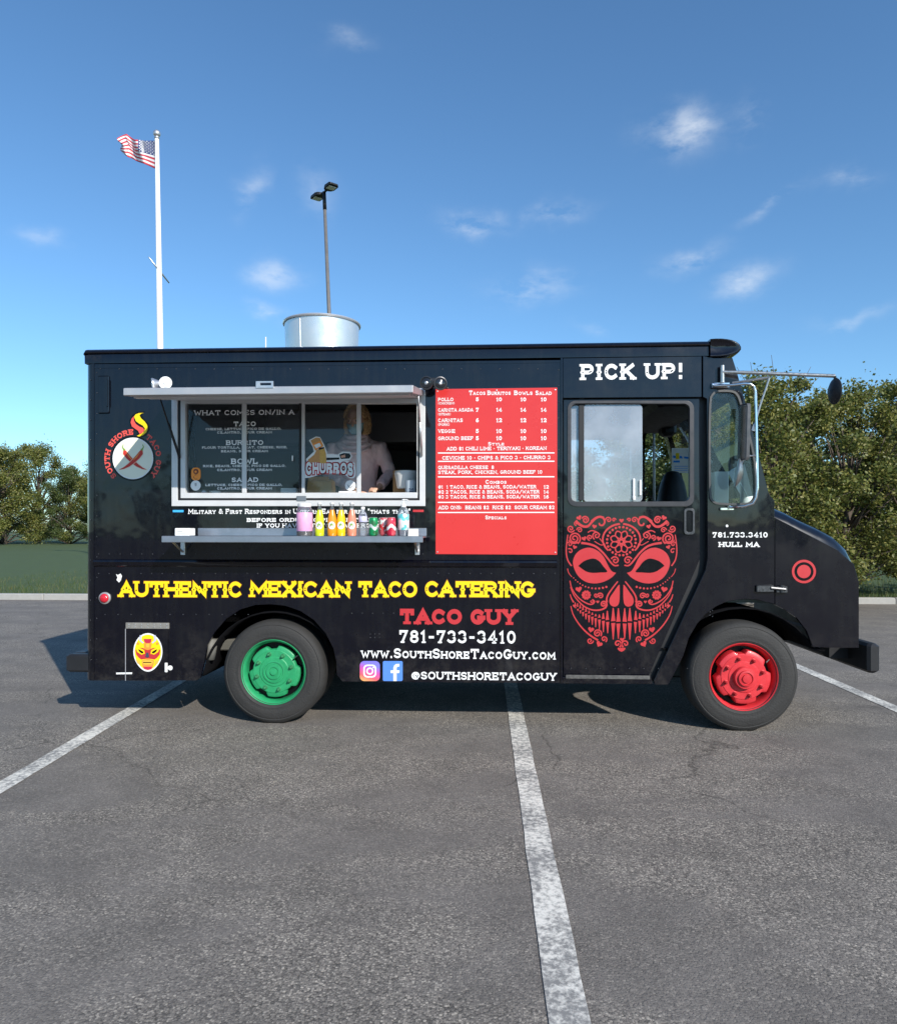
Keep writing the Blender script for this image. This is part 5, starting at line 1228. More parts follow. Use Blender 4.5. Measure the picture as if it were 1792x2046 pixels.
# ---- mirrors on the cab corner
def build_mirrors():
    rod = pm('mirror_steel', (.50, .49, .47), .35, .9, var=.25, vscale=40)
    def p(u, v, y): x, z = S(u, v, y); return Vector((x, y, z))
    arm = MB(); arm.tube([p(1443, 731, -.035), p(1443, 765, -.035)], .017, 10); arm.tube([p(1443, 744, -.04), p(1500, 745.5, -.09), p(1588, 749, -.16), p(1668, 752, -.22)], .013, 10)
    arm.tube([p(1463, 766, -.03), p(1538, 755, -.12)], .010, 8); arm.tube([p(1537, 755, -.12), p(1518, 812, -.125), p(1507, 850, -.125)], .008, 8); arm.tube([p(1507, 848, -.125), p(1503, 862, -.125)], [.012, .018], 8)
    a = arm.build('mirror_arm', rod, truck, smooth=40)
    m = MB(); c = p(1668, 752, -.22); m.lathe([(.0004, -.035), (.05, -.03), (.09, -.008), (.095, 0), (.09, .008), (.0004, .02)], c-Vector((0, 0, .11)), 'x', 22); m.tube([c, c-Vector((0, 0, .05))], .009, 6); m.build('convex_mirror', RUBBER, truck, smooth=40)
    loop = MB(); loop.tube([p(1424, 772, -.03), p(1440, 771, -.05), p(1463, 770, -.11), p(1488, 767.5, -.14), p(1499, 768, -.14), p(1506, 773, -.14), p(1509, 783, -.14), p(1510, 813, -.14), p(1512, 910, -.14), p(1513, 975, -.14), p(1511, 995, -.14), p(1505, 1007, -.13), p(1489, 1012, -.10), p(1457, 1015, -.03)], .0105, 10)
    loop.build('mirror_loop', CHROME, truck, smooth=True)
    m = MB(); m.tube([p(1422, 770, -.02), p(1452, 772, -.02)], .018, 10); m.bbox(*sorted((p(1420, 0, 0).x, p(1456, 0, 0).x)), -.03, -.004, Z(777, 1440), Z(766, 1440), .005); m.build('mirror_bracket', CHROME, truck, smooth=40)
    m = MB(); m.bbox(p(1437, 0, 0).x, p(1464, 0, 0).x, -.03, -.004, Z(1021, 1450), Z(1015, 1450), .004); m.tube([p(1456, 1011, -.03), p(1456, 1019, -.03)], .012, 8); m.build('mirror_bracket', CHROME, truck)
    # flat mirror head seen edge-on, arm to the loop, round spot mirror
    c0, c1 = p(1484, 921, -.12), p(1487, 808, -.12); ax = Vector((math.cos(R(72)), -math.sin(R(72)), 0)); ay = Vector((ax.y, -ax.x, 0))
    m = MB(); rings = []
    for t, k in ((0, .75), (.03, .95), (.06, 1), (.94, 1), (.97, .95), (1, .75)):
        c = c0.lerp(c1, t); rings.append([c+ax*.05*k+ay*.010, c+ax*.045*k-ay*.022, c-ax*.045*k-ay*.022, c-ax*.05*k+ay*.010])
    m.loft(rings, True, True); h = m.build('mirror_head', pm('mirror_shell', (.10, .10, .105), .45, .5, var=.3, vscale=25), truck, smooth=35)
    c = c0.lerp(c1, .5); MB().obox(c+ay*.0115, ax*.045, ay*.001, (c1-c0)*.47).build('mirror_glass', CHROME, h)
    MB().tube([p(1486, 912, -.12), p(1500, 912, -.13), p(1511, 911, -.14)], .007, 6).tube([p(1480, 930, -.12), p(1485, 920, -.12)], .007, 6).build('mirror_stay', rod, truck)
    c = p(1473, 946, -.12); q = Vector((-.94, .22, .14)).to_track_quat('Z', 'Y'); m = MB(); m.lathe([(.0004, -.040), (.05, -.032), (.095, -.010), (.108, 0), (.106, .006), (.0004, .012)], n=26); m.v = [tuple(c+q @ Vector(k)) for k in m.v]; m.build('spot_mirror', rod, truck, smooth=45)
build_mirrors()

# ---- cab interior
def build_cab():
    vin = pm('black_vinyl_trim', (.016, .016, .018), .55, var=.3, vscale=20)
    m = MB(); rings = []
    for y in (.12, WID-.12): rings.append([(1.66, y, .95), (1.66, y, 1.56), (1.72, y, 1.63), (2.05, y, 1.65), (2.16, y, 1.60), (2.16, y, .95)])
    m.loft(rings, True, True); m.build('dashboard', pm('grey_dash', (.10, .13, .125), .6, var=.2), truck, bevel=.01)
    c = S(1343, 1000, 1.2); m = MB(); rings = []
    for k in range(9):
        a = math.pi/2*k/8; rings.append([(c[0]+.155*math.cos(a)**.7*math.cos(t*.3927), 1.2+.2*math.cos(a)**.7*math.sin(t*.3927), 1.40+.655*math.sin(a)) for t in range(16)])
    m.loft(rings, True, True); m.build('jump_seat_back', vin, truck, smooth=True)
    # steering wheel
    cx, cy, cz = 1.52, 1.65, 1.66; m = MB(); ax = Vector((.35, 0, -.94)).cross(Vector((0, 1, 0))).normalized(); n = 28
    m.tube([Vector((cx, cy, cz))+(Vector((0, 1, 0))*math.cos(6.2832*k/n)+Vector((.80, 0, .6))*math.sin(6.2832*k/n))*.22 for k in range(n+1)], .015, 8)
    m.tube([(cx, cy-.21, cz), (cx, cy+.21, cz)], .014, 6); m.tube([(cx, cy, cz), (cx+.25, cy, cz-.35)], .03, 8); m.build('steering_wheel', vin, truck, smooth=True)
    s = MB(); s.bbox(.72, 1.22, 1.35, 1.9, 1.15, 1.30, .04).build('driver_seat', vin, truck)
    m = MB(); rings = []
    for z, w, x, d in ((1.28, .24, .76, .07), (1.5, .25, .72, .07), (1.75, .24, .68, .065), (1.92, .19, .66, .055), (1.97, .12, .655, .04)):
        rings.append([(x+d*math.cos(t*.5236), 1.62+w*math.sin(t*.5236), z) for t in range(12)])
    m.loft(rings, True, True); m.build('seat_back', vin, truck, smooth=40)
    m = MB(); m.tube([(.98, 1.62, .84), (.98, 1.62, 1.16)], .06, 10); m.build('seat_post', DARK, truck)
    # grab rail by the far door and cab lamp
    a = S(1306, 858, WID-.12); b = S(1307, 1030, WID-.12); MB().tube([(a[0], WID-.12, a[1]), (b[0], WID-.12, b[1])], .014, 8).build('grab_rail', WPLAST, truck, smooth=True)
    c = S(1336, 878, 1.6); MB().bbox(c[0]-.07, c[0]+.07, 1.55, 1.75, c[1]+.03, 2.77, .03).build('sun_visor_bracket', vin, truck)
    MB().bbox(1.35, 1.85, .3, WID-.2, 2.50, 2.76, .05).build('overhead_console', vin, truck)
build_cab()
# ================================================================== LOOSE THINGS
def sheet(name, pts, y, label, cat):
    t = MB().panel([S(u, v, y) for u, v in pts], [], y, y+.004).build(name, WHITE); return tag(t, label, cat)
y = 1.55
o = sheet('paper_notice', [(1342,896),(1380,896),(1381,946),(1342,946)], y, 'white paper notice with blue and yellow print hanging inside the cab by the windscreen', 'notice')
m = MB(); f = lambda pts: [S(u, v, y-.001) for u, v in pts]
m.cur = 1; m.decal(f([(1344,911),(1362,912),(1364,917),(1345,916)]), y-.001); m.decal(f([(1366,913),(1378,914),(1377,918),(1367,917)]), y-.001); m.cur = 0; m.decal(f([(1350,906),(1357,906),(1357,918),(1350,918)]), y-.0016); m.cur = 1; m.decal(f([(1345,921),(1358,921),(1358,925),(1345,925)]), y-.001)
for k in range(3): m.decal(f([(1347,932+k*4),(1374,932+k*4),(1374,933+k*4),(1347,933+k*4)]), y-.001)
m.build('print', [YEL, BLUE], o)
# on the dash
x0, z0 = S(1427, 985, .55); x1, z1 = S(1456, 943, .55)
t = thing('paper_box', ((x0+x1)/2, .62, 1.652), 'white paper box standing on the dash behind the quarter window', 'box')
MB().bbox(x0, x1, .55, .70, 1.652, z1, .006).build('carton', WPLAST, t); MB().bbox(x0+.012, x1-.012, .546, .552, 1.66, 1.72, .003).build('box_label', pm('grey_print', (.25, .3, .3), .6), t)
x0, z0 = S(1479, 1000, .42); x1, z1 = S(1506, 943, .42); c = (x0+x1)/2; r = (x1-x0)/2
t = thing('paper_roll', (c, .42, 1.652), 'white paper towel roll standing on the dash by the windscreen', 'paper roll')
MB().lathe([(r*.3, 1.653), (r*.95, 1.653), (r, 1.66), (r, z1-.006), (r*.95, z1), (r*.3, z1)], (c, .42, 0), n=28).build('paper', WPLAST, t, smooth=35); MB().lathe([(r*.28, 1.654), (r*.28, z1+.002), (r*.22, z1+.002), (r*.22, 1.654)], (c, .42, 0), n=16).build('core', CARD, t)

# ---- drinks on the shelf
SZ = SHELF_Z+.0015
def liquid(name, col, trans=.25):
    m = bpy.data.materials.new(name); nt, b, N, L = nodes(m); nt.nodes.remove(b); out = nt.nodes['Material Output']
    p = N('ShaderNodeBsdfPrincipled'); p.inputs['Base Color'].default_value = (*col, 1); p.inputs['Roughness'].default_value = .15; p.inputs['Coat Weight'].default_value = .5
    t = N('ShaderNodeBsdfTranslucent'); t.inputs[0].default_value = (*col, 1); mx = N('ShaderNodeMixShader'); mx.inputs[0].default_value = trans*.7
    n = N('ShaderNodeTexNoise'); n.inputs['Scale'].default_value = 12; rr = N('ShaderNodeMapRange'); L(n.outputs['Fac'], rr.inputs[0]); rr.inputs[3].default_value = .1; rr.inputs[4].default_value = .25; L(rr.outputs[0], p.inputs['Roughness'])
    L(p.outputs[0], mx.inputs[1]); L(t.outputs[0], mx.inputs[2]); L(mx.outputs[0], out.inputs[0]); return m
BGLASS = glass_mat('bottle_glass', (.93, .95, .95), .06, (.7, .72, .74), base_refl=.03)
PETG = glass_mat('clear_plastic', (.90, .93, .96), .12, (.62, .66, .72), base_refl=.03)
def shelf_pos(u, yy): return X(u, 1071, yy)
def soda(u, col, yy, label, capcol, tint):
    x = shelf_pos(u, yy); t = thing('soda_bottle', (x, yy, SZ), label, 'bottle', 'glass soda bottles on the serving shelf'); h = .246
    pr = [(.030, 0), (.0335, .006), (.0345, .04), (.0330, .075), (.0335, .105), (.0320, .125), (.026, .155), (.018, .185), (.0142, .205), (.0138, h-.012), (.0150, h-.010), (.0150, h-.002)]
    lq = liquid(col[0], col[1])
    MB().lathe([(r, z+SZ) for r, z in pr if z <= .19]+[(.0165, SZ+.192), (.0004, SZ+.192)], (x, yy, 0), n=24).build('filled_glass', lq, t, smooth=50)
    MB().lathe([(.0160, SZ+.1922)]+[(r, z+SZ) for r, z in pr if z > .19], (x, yy, 0), n=24, caps=False).build('neck', BGLASS, t, smooth=50)
    MB().lathe([(.0165, SZ+h-.012), (.0168, SZ+h-.004), (.014, SZ+h+.001), (.0004, SZ+h+.0015)], (x, yy, 0), n=20).build('cap', capcol, t, smooth=40)
    # oval label wrapped on the front
    m = MB(); rings = []; K = 10; J = 8
    def P_(a, b): ang = a*.78-math.pi/2+.12; rr = .0352; return (x+rr*math.cos(ang), yy+rr*math.sin(ang), SZ+.078+b*.028)
    m.add([P_(0, 0)]+[P_(math.cos(6.2832*k/20), math.sin(6.2832*k/20)) for k in range(20)], [(0, k+1, (k+1) % 20+1) for k in range(20)])
    o = m.build('label_oval', WHITE, t)
    m = MB(); m.v = []
    def Q_(a, b): ang = a*.78-math.pi/2+.12; rr = .0358; return (x+rr*math.cos(ang), yy+rr*math.sin(ang), SZ+.078+b*.028)
    m.add([Q_(-.35, .3), Q_(.0, .62), (Q_(.35, .3)), Q_(.3, -.1), Q_(-.3, -.1)], [(0, 1, 2, 3, 4)]); m.cur = 1; m.add([Q_(-.55, -.2), Q_(.55, -.2), Q_(.5, -.45), Q_(-.5, -.45)], [(0, 1, 2, 3)])
    m.build('label_print', [GRN, tint], o)
    return t
LQ = [('lime_soda', (.70, .80, .02)), ('orange_soda', (.95, .33, .01)), ('pineapple_soda', (.93, .66, .01)), ('guava_soda', (.88, .30, .18))]
soda(638.5, LQ[0], -.23, 'lime green soda bottle on the shelf beside the pink jar', WALU, BLK)
soda(663.5, LQ[1], -.24, 'orange soda bottle between lime and yellow bottles on the shelf', WALU, ORANGE)
soda(681.5, LQ[2], -.22, 'yellow soda bottle next to the orange one on the shelf', WALU, SKYB)
soda(703, LQ[3], -.24, 'pale red soda bottle beside the clear water bottle', WALU, REDV)
def jar():
    yy = -.22; x = shelf_pos(608.5, yy); t = thing('drink_jar', (x, yy, SZ), 'large clear jar with pink wrap label, biggest on the shelf', 'jar'); r = .058; h = .243
    MB().lathe([(r*.9, SZ), (r, SZ+.008), (r, SZ+.175), (r*.96, SZ+.195), (r*.8, SZ+.212), (r*.78, SZ+.218)], (x, yy, 0), n=32).build('glass', PETG, t, smooth=50)
    MB().lathe([(r*.88, SZ+.004), (r*.96, SZ+.01), (r*.96, SZ+.03), (r*.5, SZ+.031)], (x, yy, 0), n=28).build('contents', CARD, t, smooth=50)
    pk = pm('pink_label', (.80, .36, .58), .4, var=.35, vscale=22)
    MB().lathe([(r+.001, SZ+.036), (r+.0016, SZ+.037), (r+.0016, SZ+.172), (r+.001, SZ+.173)], (x, yy, 0), n=32).build('wrap_label', pk, t, smooth=50)
    MB().lathe([(r*.82, SZ+.214), (r*.86, SZ+.217), (r*.86, SZ+.236), (r*.8, SZ+.241), (.0004, SZ+.242)], (x, yy, 0), n=28).build('lid', pm('clear_lid', (.66, .64, .64), .35), t, smooth=35)
jar()
def water():
    yy = -.24; x = shelf_pos(725, yy); t = thing('water_bottle', (x, yy, SZ), 'clear water bottle with pale violet label between soda and cans', 'bottle')
    pr = [(.026, 0), (.031, .006), (.031, .03), (.0285, .045), (.031, .06), (.0285, .08), (.0312, .10), (.0312, .145), (.027, .165), (.014, .188), (.0125, .2)]
    MB().lathe([(r, SZ+z) for r, z in pr], (x, yy, 0), n=24).build('plastic', PETG, t, smooth=50)
    MB().lathe([(.0316, SZ+.103), (.0322, SZ+.104), (.0322, SZ+.143), (.0316, SZ+.144)], (x, yy, 0), n=24).build('label_band', pm('violet_label', (.58, .56, .78), .4, var=.3, vscale=40), t, smooth=50)
    MB().lathe([(.0145, SZ+.195), (.0148, SZ+.212), (.013, SZ+.215), (.0004, SZ+.2155)], (x, yy, 0), n=18).build('cap', WPLAST, t, smooth=35)
water()
def can(u, yy, col, col2, label):
    x = shelf_pos(u, yy); t = thing('drink_can', (x, yy, SZ), label, 'can', 'drink cans on the serving shelf')
    pr = [(.024, 0), (.027, .003), (.033, .012)]; H = .138; r = .034
    MB().lathe([(.024, SZ), (.027, SZ+.003), (.033, SZ+.011), (r, SZ+.014), (r, SZ+H-.018), (.031, SZ+H-.008), (.0275, SZ+H-.004)], (x, yy, 0), n=28).build('can_body', col, t, smooth=50)
    MB().lathe([(.0275, SZ+H-.004), (.0285, SZ+H-.001), (.0275, SZ+H), (.0255, SZ+H-.004), (.0004, SZ+H-.004)], (x, yy, 0), n=28).build('can_lid', ALU, t, smooth=40)
    m = MB(); rr = r+.0006; n = 14; vs = []
    for k in range(n+1):
        a = -math.pi+math.pi*k/n; w = .012*math.sin(k*.7+u); vs += [(x+rr*math.cos(a), yy+rr*math.sin(a), SZ+.052+w), (x+rr*math.cos(a), yy+rr*math.sin(a), SZ+.078+w)]
    m.add(vs, [(2*k, 2*k+2, 2*k+3, 2*k+1) for k in range(n)]); m.build('can_print', col2, t, smooth=True)
def band_mat(name, a, b):
    m = bpy.data.materials.new(name); nt, bs, N, L = nodes(m); tc = N('ShaderNodeTexCoord'); n = N('ShaderNodeTexNoise'); n.inputs['Scale'].default_value = 26; n.inputs['Detail'].default_value = 1; L(tc.outputs['Object'], n.inputs['Vector'])
    c = N('ShaderNodeValToRGB'); L(n.outputs['Fac'], c.inputs[0]); e = c.color_ramp.elements; e[0].position = .50; e[0].color = (*a, 1); e[1].position = .58; e[1].color = (*b, 1)
    L(c.outputs[0], bs.inputs['Base Color']); bs.inputs['Roughness'].default_value = .3; bs.inputs['Metallic'].default_value = .3; return m
can(746, -.24, band_mat('green_can', (.01, .30, .10), (.03, .14, .05)), pm('can_silver', (.7, .75, .72), .3, .4), 'green drink can next to the water bottle')
can(766, -.19, band_mat('white_can', (.80, .76, .74), (.62, .10, .12)), REDV, 'white drink can with red print between green and red cans')
can(781.5, -.25, band_mat('red_can', (.62, .02, .06), (.70, .10, .12)), pm('can_white', (.85, .8, .8), .35), 'red drink can next to the pump bottle')
def pump():
    yy = -.2; x = shelf_pos(806, yy); t = thing('pump_bottle', (x, yy, SZ), 'clear pump bottle with white and teal label at the shelf end', 'bottle'); r = .043
    MB().lathe([(r*.9, SZ), (r, SZ+.008), (r, SZ+.165), (r*.9, SZ+.19), (r*.45, SZ+.212), (r*.4, SZ+.22)], (x, yy, 0), n=28).build('plastic', PETG, t, smooth=50)
    MB().lathe([(r+.0008, SZ+.045), (r+.0014, SZ+.046), (r+.0014, SZ+.16), (r+.0008, SZ+.161)], (x, yy, 0), n=28).build('label_band', band_mat('teal_white_label', (.82, .85, .85), (.15, .62, .62)), t, smooth=50)
    m = MB(); m.lathe([(.019, SZ+.214), (.019, SZ+.232), (.008, SZ+.236), (.006, SZ+.262), (.012, SZ+.264), (.012, SZ+.272), (.0004, SZ+.273)], (x, yy, 0), n=16); m.tube([(x, yy, SZ+.268), (x+.028, yy-.015, SZ+.266), (x+.042, yy-.022, SZ+.258)], [.006, .005, .004], 8); m.build('pump', WPLAST, t, smooth=40)
    xx = shelf_pos(826, -.24); c = thing('price_card', (xx, -.24, SZ), 'small white folded card at the right end of the shelf', 'card')
    MB().add([(xx-.036, -.27, SZ), (xx+.036, -.27, SZ), (xx+.036, -.245, SZ+.052), (xx-.036, -.245, SZ+.052), (xx-.036, -.21, SZ), (xx+.036, -.21, SZ)], [(0, 1, 2, 3), (3, 2, 5, 4)]).build('card_sheet', WHITE, c, solid=.001)
    xx0, xx1 = shelf_pos(357, -.2), shelf_pos(386, -.2); c = thing('napkin_box', ((xx0+xx1)/2, -.2, SZ), 'small white napkin box at the left end of the shelf', 'box')
    MB().bbox(xx0, xx1, -.27, -.16, SZ, SZ+.058, .004).build('carton', WPLAST, c); m = MB(); a = SZ+.045; m.box(xx0+.02, xx0+.06, -.2708, -.2702, SZ+.030, SZ+.036); m.box(xx0+.02, xx1-.03, -.2708, -.2702, SZ+.018, SZ+.023); m.build('box_print', MATS['grey_vinyl'], c)
pump()

# ---- things on the counter behind the hatch
CZ = 1.7565
def counter_box(name, u0, u1, vt, yy, d, mat, label, cat, flap=None):
    x0, x1 = S(u0, 990, yy)[0], S(u1, 990, yy)[0]; z1 = S(u0, vt, yy)[1]; t = thing(name, ((x0+x1)/2, yy+d/2, CZ), label, cat)
    m = MB(); m.bbox(x0, x1, yy, yy+d, CZ, z1, .006); m.build('carton', mat, t)
    if flap: MB().bbox(x0+.01, x1-.01, yy-.002, yy-.0004, CZ+.02, CZ+.05, .0005).build('box_print', flap, t)
    return t
counter_box('cardboard_box', 785, 815, 940, .30, .18, CARD, 'brown cardboard box on the counter at the open end of the hatch', 'box', pm('box_tape', (.5, .4, .28), .5))
x0, x1 = S(789, 960, .18)[0], S(832, 960, .18)[0]; c = (x0+x1)/2; r = (x1-x0)/2
t = thing('foam_container', (c, .24, S(800, 976, .18)[1]), 'white foam container resting on the cardboard box', 'container')
zt_, zb_ = S(800, 941, .18)[1], S(800, 976, .18)[1]
m = MB(); rings = []
for z, k in ((zb_, .78), (zb_+.02, .85), (zt_-.03, 1.0), (zt_-.02, 1.04), (zt_, .98)): rings.append([(c+r*k*math.cos(a_)*(1.12 if abs(math.cos(a_)) > .5 else 1), .25+.09*k*math.sin(a_), z) for a_ in [6.2832*i/20 for i in range(20)]])
m.loft(rings, True, True); m.build('foam_tub', WPLAST, t, smooth=40); MB().lathe([(r*.5, zt_), (r*.48, zt_+.006), (.0004, zt_+.007)], (c, .25, 0), n=16).build('lid', WPLAST, t, smooth=40)
c = S(820.5, 980, .10)[0]; r = .05; t = thing('paper_cup', (c, .12, CZ), 'pale blue paper cup in front of the foam container', 'cup'); zt_ = S(820, 961, .10)[1]
MB().lathe([(r*.8, CZ), (r*.82, CZ+.004), (r, zt_-.004), (r*1.05, zt_), (r*.98, zt_), (r*.8, CZ+.01)], (c, .12, 0), n=26).build('cup_wall', pm('pale_blue_cup', (.50, .58, .66), .5, var=.08), t, smooth=40)
m = MB(); 
for k in range(3): 
    a = -math.pi/2+.15; rr = r*.915; m.add([(c+rr*math.cos(a-.35)*1.02, .12+rr*math.sin(a-.35)*1.03-.001, CZ+.03+k*.018), (c+rr*math.cos(a+.35)*1.02, .12+rr*math.sin(a+.35)*1.03-.001, CZ+.03+k*.018), (c+rr*math.cos(a+.35)*1.02, .12+rr*math.sin(a+.35)*1.03-.001, CZ+.04+k*.018), (c+rr*math.cos(a-.35)*1.02, .12+rr*math.sin(a-.35)*1.03-.001, CZ+.04+k*.018)], [(0, 1, 2, 3)])
m.build('cup_print', pm('dark_blue_print', (.03, .05, .12), .5), t)
# paper bag
x0, x1 = S(611, 980, .2)[0], S(664, 980, .2)[0]; zt_ = S(640, 957, .2)[1]; t = thing('paper_bag', ((x0+x1)/2, .27, CZ), 'brown paper bag lying on the counter behind the sliding pane', 'bag')
m = MB(); random.seed(3); rings = []
for z, k in ((CZ, .95), (CZ+.01, 1), (CZ+.05, .97), (zt_-.02, .9), (zt_, .8)): rings.append([(x0+(x1-x0)*(.5+.5*k*a)+random.uniform(-.006, .006), .27+.07*k*b+random.uniform(-.005, .005), z+random.uniform(-.006, .006)*(z > CZ+.01)) for a, b in ((-1, -1), (-.3, -1.08), (.4, -1.02), (1, -1), (1.03, 0), (1, 1), (0, 1), (-1, 1), (-1.02, 0))])
m.loft(rings, True, True); m.build('bag_body', pm('kraft_paper', (.50, .29, .10), .8, var=.2, vscale=18, bump=.4, bscale=25), t); MB().bbox(x0+.02, x1-.03, .2, .21, zt_-.012, zt_+.016, .003).build('folded_top', MATS['kraft_paper'], t)
# yellow order pad, condiment tins behind the fixed pane
x0, x1 = S(722, 988, .40)[0], S(741, 988, .40)[0]; t = thing('yellow_pad', ((x0+x1)/2, .45, CZ), 'yellow order pad on the counter under the worker\'s hands', 'pad'); MB().bbox(x0, x1, .36, .53, CZ, CZ+.034, .003).build('pages', YEL, t); MB().bbox(x0, x1, .525, .535, CZ, CZ+.037, .002).build('binding', BLK, t)
def tin(u, r, hgt, yy, col, band, label):
    c = S(u, 985, yy)[0]; t = thing('food_tin', (c, yy, CZ), label, 'tin', 'tins on the counter behind the fixed pane'); MB().lathe([(r*.96, CZ), (r, CZ+.003), (r, CZ+hgt-.003), (r*.95, CZ+hgt), (.0004, CZ+hgt-.002)], (c, yy, 0), n=22).build('tin_body', col, t, smooth=35); MB().lathe([(r+.0005, CZ+hgt*.3), (r+.001, CZ+hgt*.3), (r+.001, CZ+hgt*.7), (r+.0005, CZ+hgt*.7)], (c, yy, 0), n=22).build('tin_label', band, t, smooth=35)
tin(408, .04, .075, .2, ALU, REDV, 'silver tin with red label behind the fixed pane'); tin(430, .045, .065, .17, WPLAST, REDV, 'white tub with red band behind the fixed pane'); tin(452, .04, .055, .22, RUBBER, BLUE, 'dark tin with blue band behind the fixed pane')
counter_box('tray_box', 508, 552, 972, .18, .2, pm('tray_brown', (.16, .12, .09), .7, var=.2), 'low brown tray box on the counter behind the fixed pane', 'box'); counter_box('white_tray', 560, 592, 976, .2, .15, WPLAST, 'low white tray next to the brown tray box', 'tray', MATS['grey_vinyl'])
# back of kitchen: hood and shelf with pans, barely seen
hd = MB().bbox(-2.2, -.2, 1.55, 2.05, 2.35, 2.7, .03).build('kitchen_hood', pm('hood_steel', (.25, .25, .26), .4, .8), truck)
MB().bbox(-2.6, .2, 1.5, 2.06, .85, 1.72, .01).build('kitchen_range', pm('range_steel', (.22, .22, .23), .4, .8), truck)

# ---- the worker
def build_person():
    px = S(714, 850, .83)[0]; py = .88; fz = .842
    t = thing('person', (px, py, fz), 'person in mauve sweater and pale blue face mask leaning over the hatch counter', 'person')
    skin = pm('skin', (.70, .43, .32), .55, var=.12, vscale=30); swt = pm('mauve_knit', (.86, .66, .70), .9, var=.14, vscale=26, bump=.5, bscale=140)
    hairm = pm('strawberry_hair', (.62, .40, .20), .6, var=.4, vscale=50, bump=.5, bscale=80); jean = pm('dark_denim', (.025, .03, .05), .85, var=.2)
    def eloft(m, rs, n=20):
        rings = []
        for c, rx, ry in rs: rings.append([(c[0]+rx*math.cos(6.2832*k/n), c[1]+ry*math.sin(6.2832*k/n), c[2]) for k in range(n)])
        m.loft(rings, True, True)
    Hc = Vector((px+.005, py-.13, S(716, 843, .75)[1]))                    # head centre
    q = Matrix.Rotation(R(-10), 3, 'Z') @ Matrix.Rotation(R(20), 3, 'X')    # looking down and a little left
    hv = lambda x, y_, z: Hc+q @ Vector((x, y_, z))
    sh = Hc.z-.178
    body = MB()
    # torso, neck, legs
    torso = [((px, py+.03, fz+.92), .165, .115), ((px, py+.03, fz+1.0), .160, .110), ((px, py, fz+1.1), .145, .10), ((px, py-.03, fz+1.24), .175, .12), ((px, py-.05, sh-.10), .205, .125), ((px, py-.06, sh-.025), .205, .10), ((px, py-.07, sh+.04), .10, .075), ((px-.004, py-.09, sh+.08), .056, .056), (tuple(hv(0, .02, -.10)), .052, .055), (tuple(hv(0, .01, -.03)), .05, .05)]
    eloft(body, torso)
    for s in (-1, 1):
        body.tube([(px+s*.085, py+.03, fz+.96), (px+s*.09, py+.02, fz+.75), (px+s*.095, py, fz+.5), (px+s*.10, py+.02, fz+.3), (px+s*.105, py+.03, fz+.07)], [.10, .085, .06, .055, .042], 14)
        body.tube([(px+s*.105, py+.06, fz+.035), (px+s*.11, py-.04, fz+.035), (px+s*.115, py-.14, fz+.028)], [.045, .045, .028], 12)
    # head
    rings = []; n = 24
    for k in range(15):
        a = -math.pi/2+math.pi*(k+.5)/15; z = .118*math.sin(a); c = math.cos(a); rx, ry = .078*c, .094*c
        if z < -.02: f_ = (-.02-z)/.1; rx *= 1-.28*f_; ry *= 1-.05*f_
        rings.append([hv(rx*math.cos(6.2832*j/n), ry*math.sin(6.2832*j/n)-(.012 if z < -.05 else 0), z) for j in range(n)])
    body.loft(rings, True, True)
    body.tube([hv(0, -.088, .025), hv(0, -.105, -.012), hv(0, -.098, -.026)], [.008, .013, .012], 8)
    for s in (-1, 1): body.tube([hv(s*.078, .005, .03), hv(s*.086, .012, .0), hv(s*.079, .005, -.03)], [.010, .016, .009], 8)
    # arms with hands; shoulders -> elbow -> wrist on the counter
    arms = {}
    for s, el, wr in ((1, S(779, 946, .80), S(757, 976, .62)), (-1, S(655, 946, .80), S(712, 984, .55))):
        A = Vector((px+s*.205, py-.06, sh-.045)); E = Vector((el[0], .80, el[1])); Wp = Vector((wr[0], .62 if s > 0 else .57, max(wr[1], 1.80)))
        arms[s] = (A, E, Wp); body.tube([A-Vector((s*.05, 0, 0)), A, A.lerp(E, .5), E, E.lerp(Wp, .4), Wp], [.05, .055, .048, .04, .037, .026], 14)
        d = (Wp-E); d.z *= .25; d.normalize(); d = (d+Vector((0, -.5, 0))).normalized(); side = d.cross(Vector((0, 0, 1))).normalized(); pal = Wp+d*.045+Vector((0, 0, -.004))
        rr = [(Wp, .026, .02), (Wp+d*.03, .034, .016), (pal+d*.02, .040, .014), (pal+d*.045, .038, .012)]
        body.loft([[c+side*a*math.cos(6.2832*k/14)+Vector((0, 0, 1))*b*math.sin(6.2832*k/14) for k in range(14)] for c, a, b in rr], True, True)
        for j, (o_, l) in enumerate(((-.030, .066), (-.010, .078), (.010, .074), (.029, .058))):
            b0 = pal+d*.04+side*o_; body.tube([b0-d*.02, b0+d*l*.45+Vector((0, 0, .006)), b0+d*l*.8+Vector((0, 0, -.010)), b0+d*l*.95+Vector((0, 0, -.026))], [.0098, .0095, .0088, .0075], 8)
        th = -1 if s > 0 else 1; th = th*(1 if side.x > 0 else -1)
        b0 = Wp+d*.02+side*.026*th; body.tube([b0, b0+d*.03+side*.022*th, b0+d*.058+side*.026*th-Vector((0, 0, .012))], [.013, .011, .009], 8)
    bo = body.build('body', skin, t, smooth=True)
    rm = bo.modifiers.new('remesh', 'REMESH'); rm.mode = 'VOXEL'; rm.voxel_size = .0065; rm.use_smooth_shade = True
    sm = bo.modifiers.new('smooth', 'SMOOTH'); sm.iterations = 3; sm.factor = .5
    # sweater with a draped cowl neck
    m = MB(); eloft(m, [(c, rx+.02, ry+.022) for c, rx, ry in torso[:6]]+[((px, py-.07, sh+.03), .125, .095), ((px, py-.08, sh+.055), .085, .078)], 28)
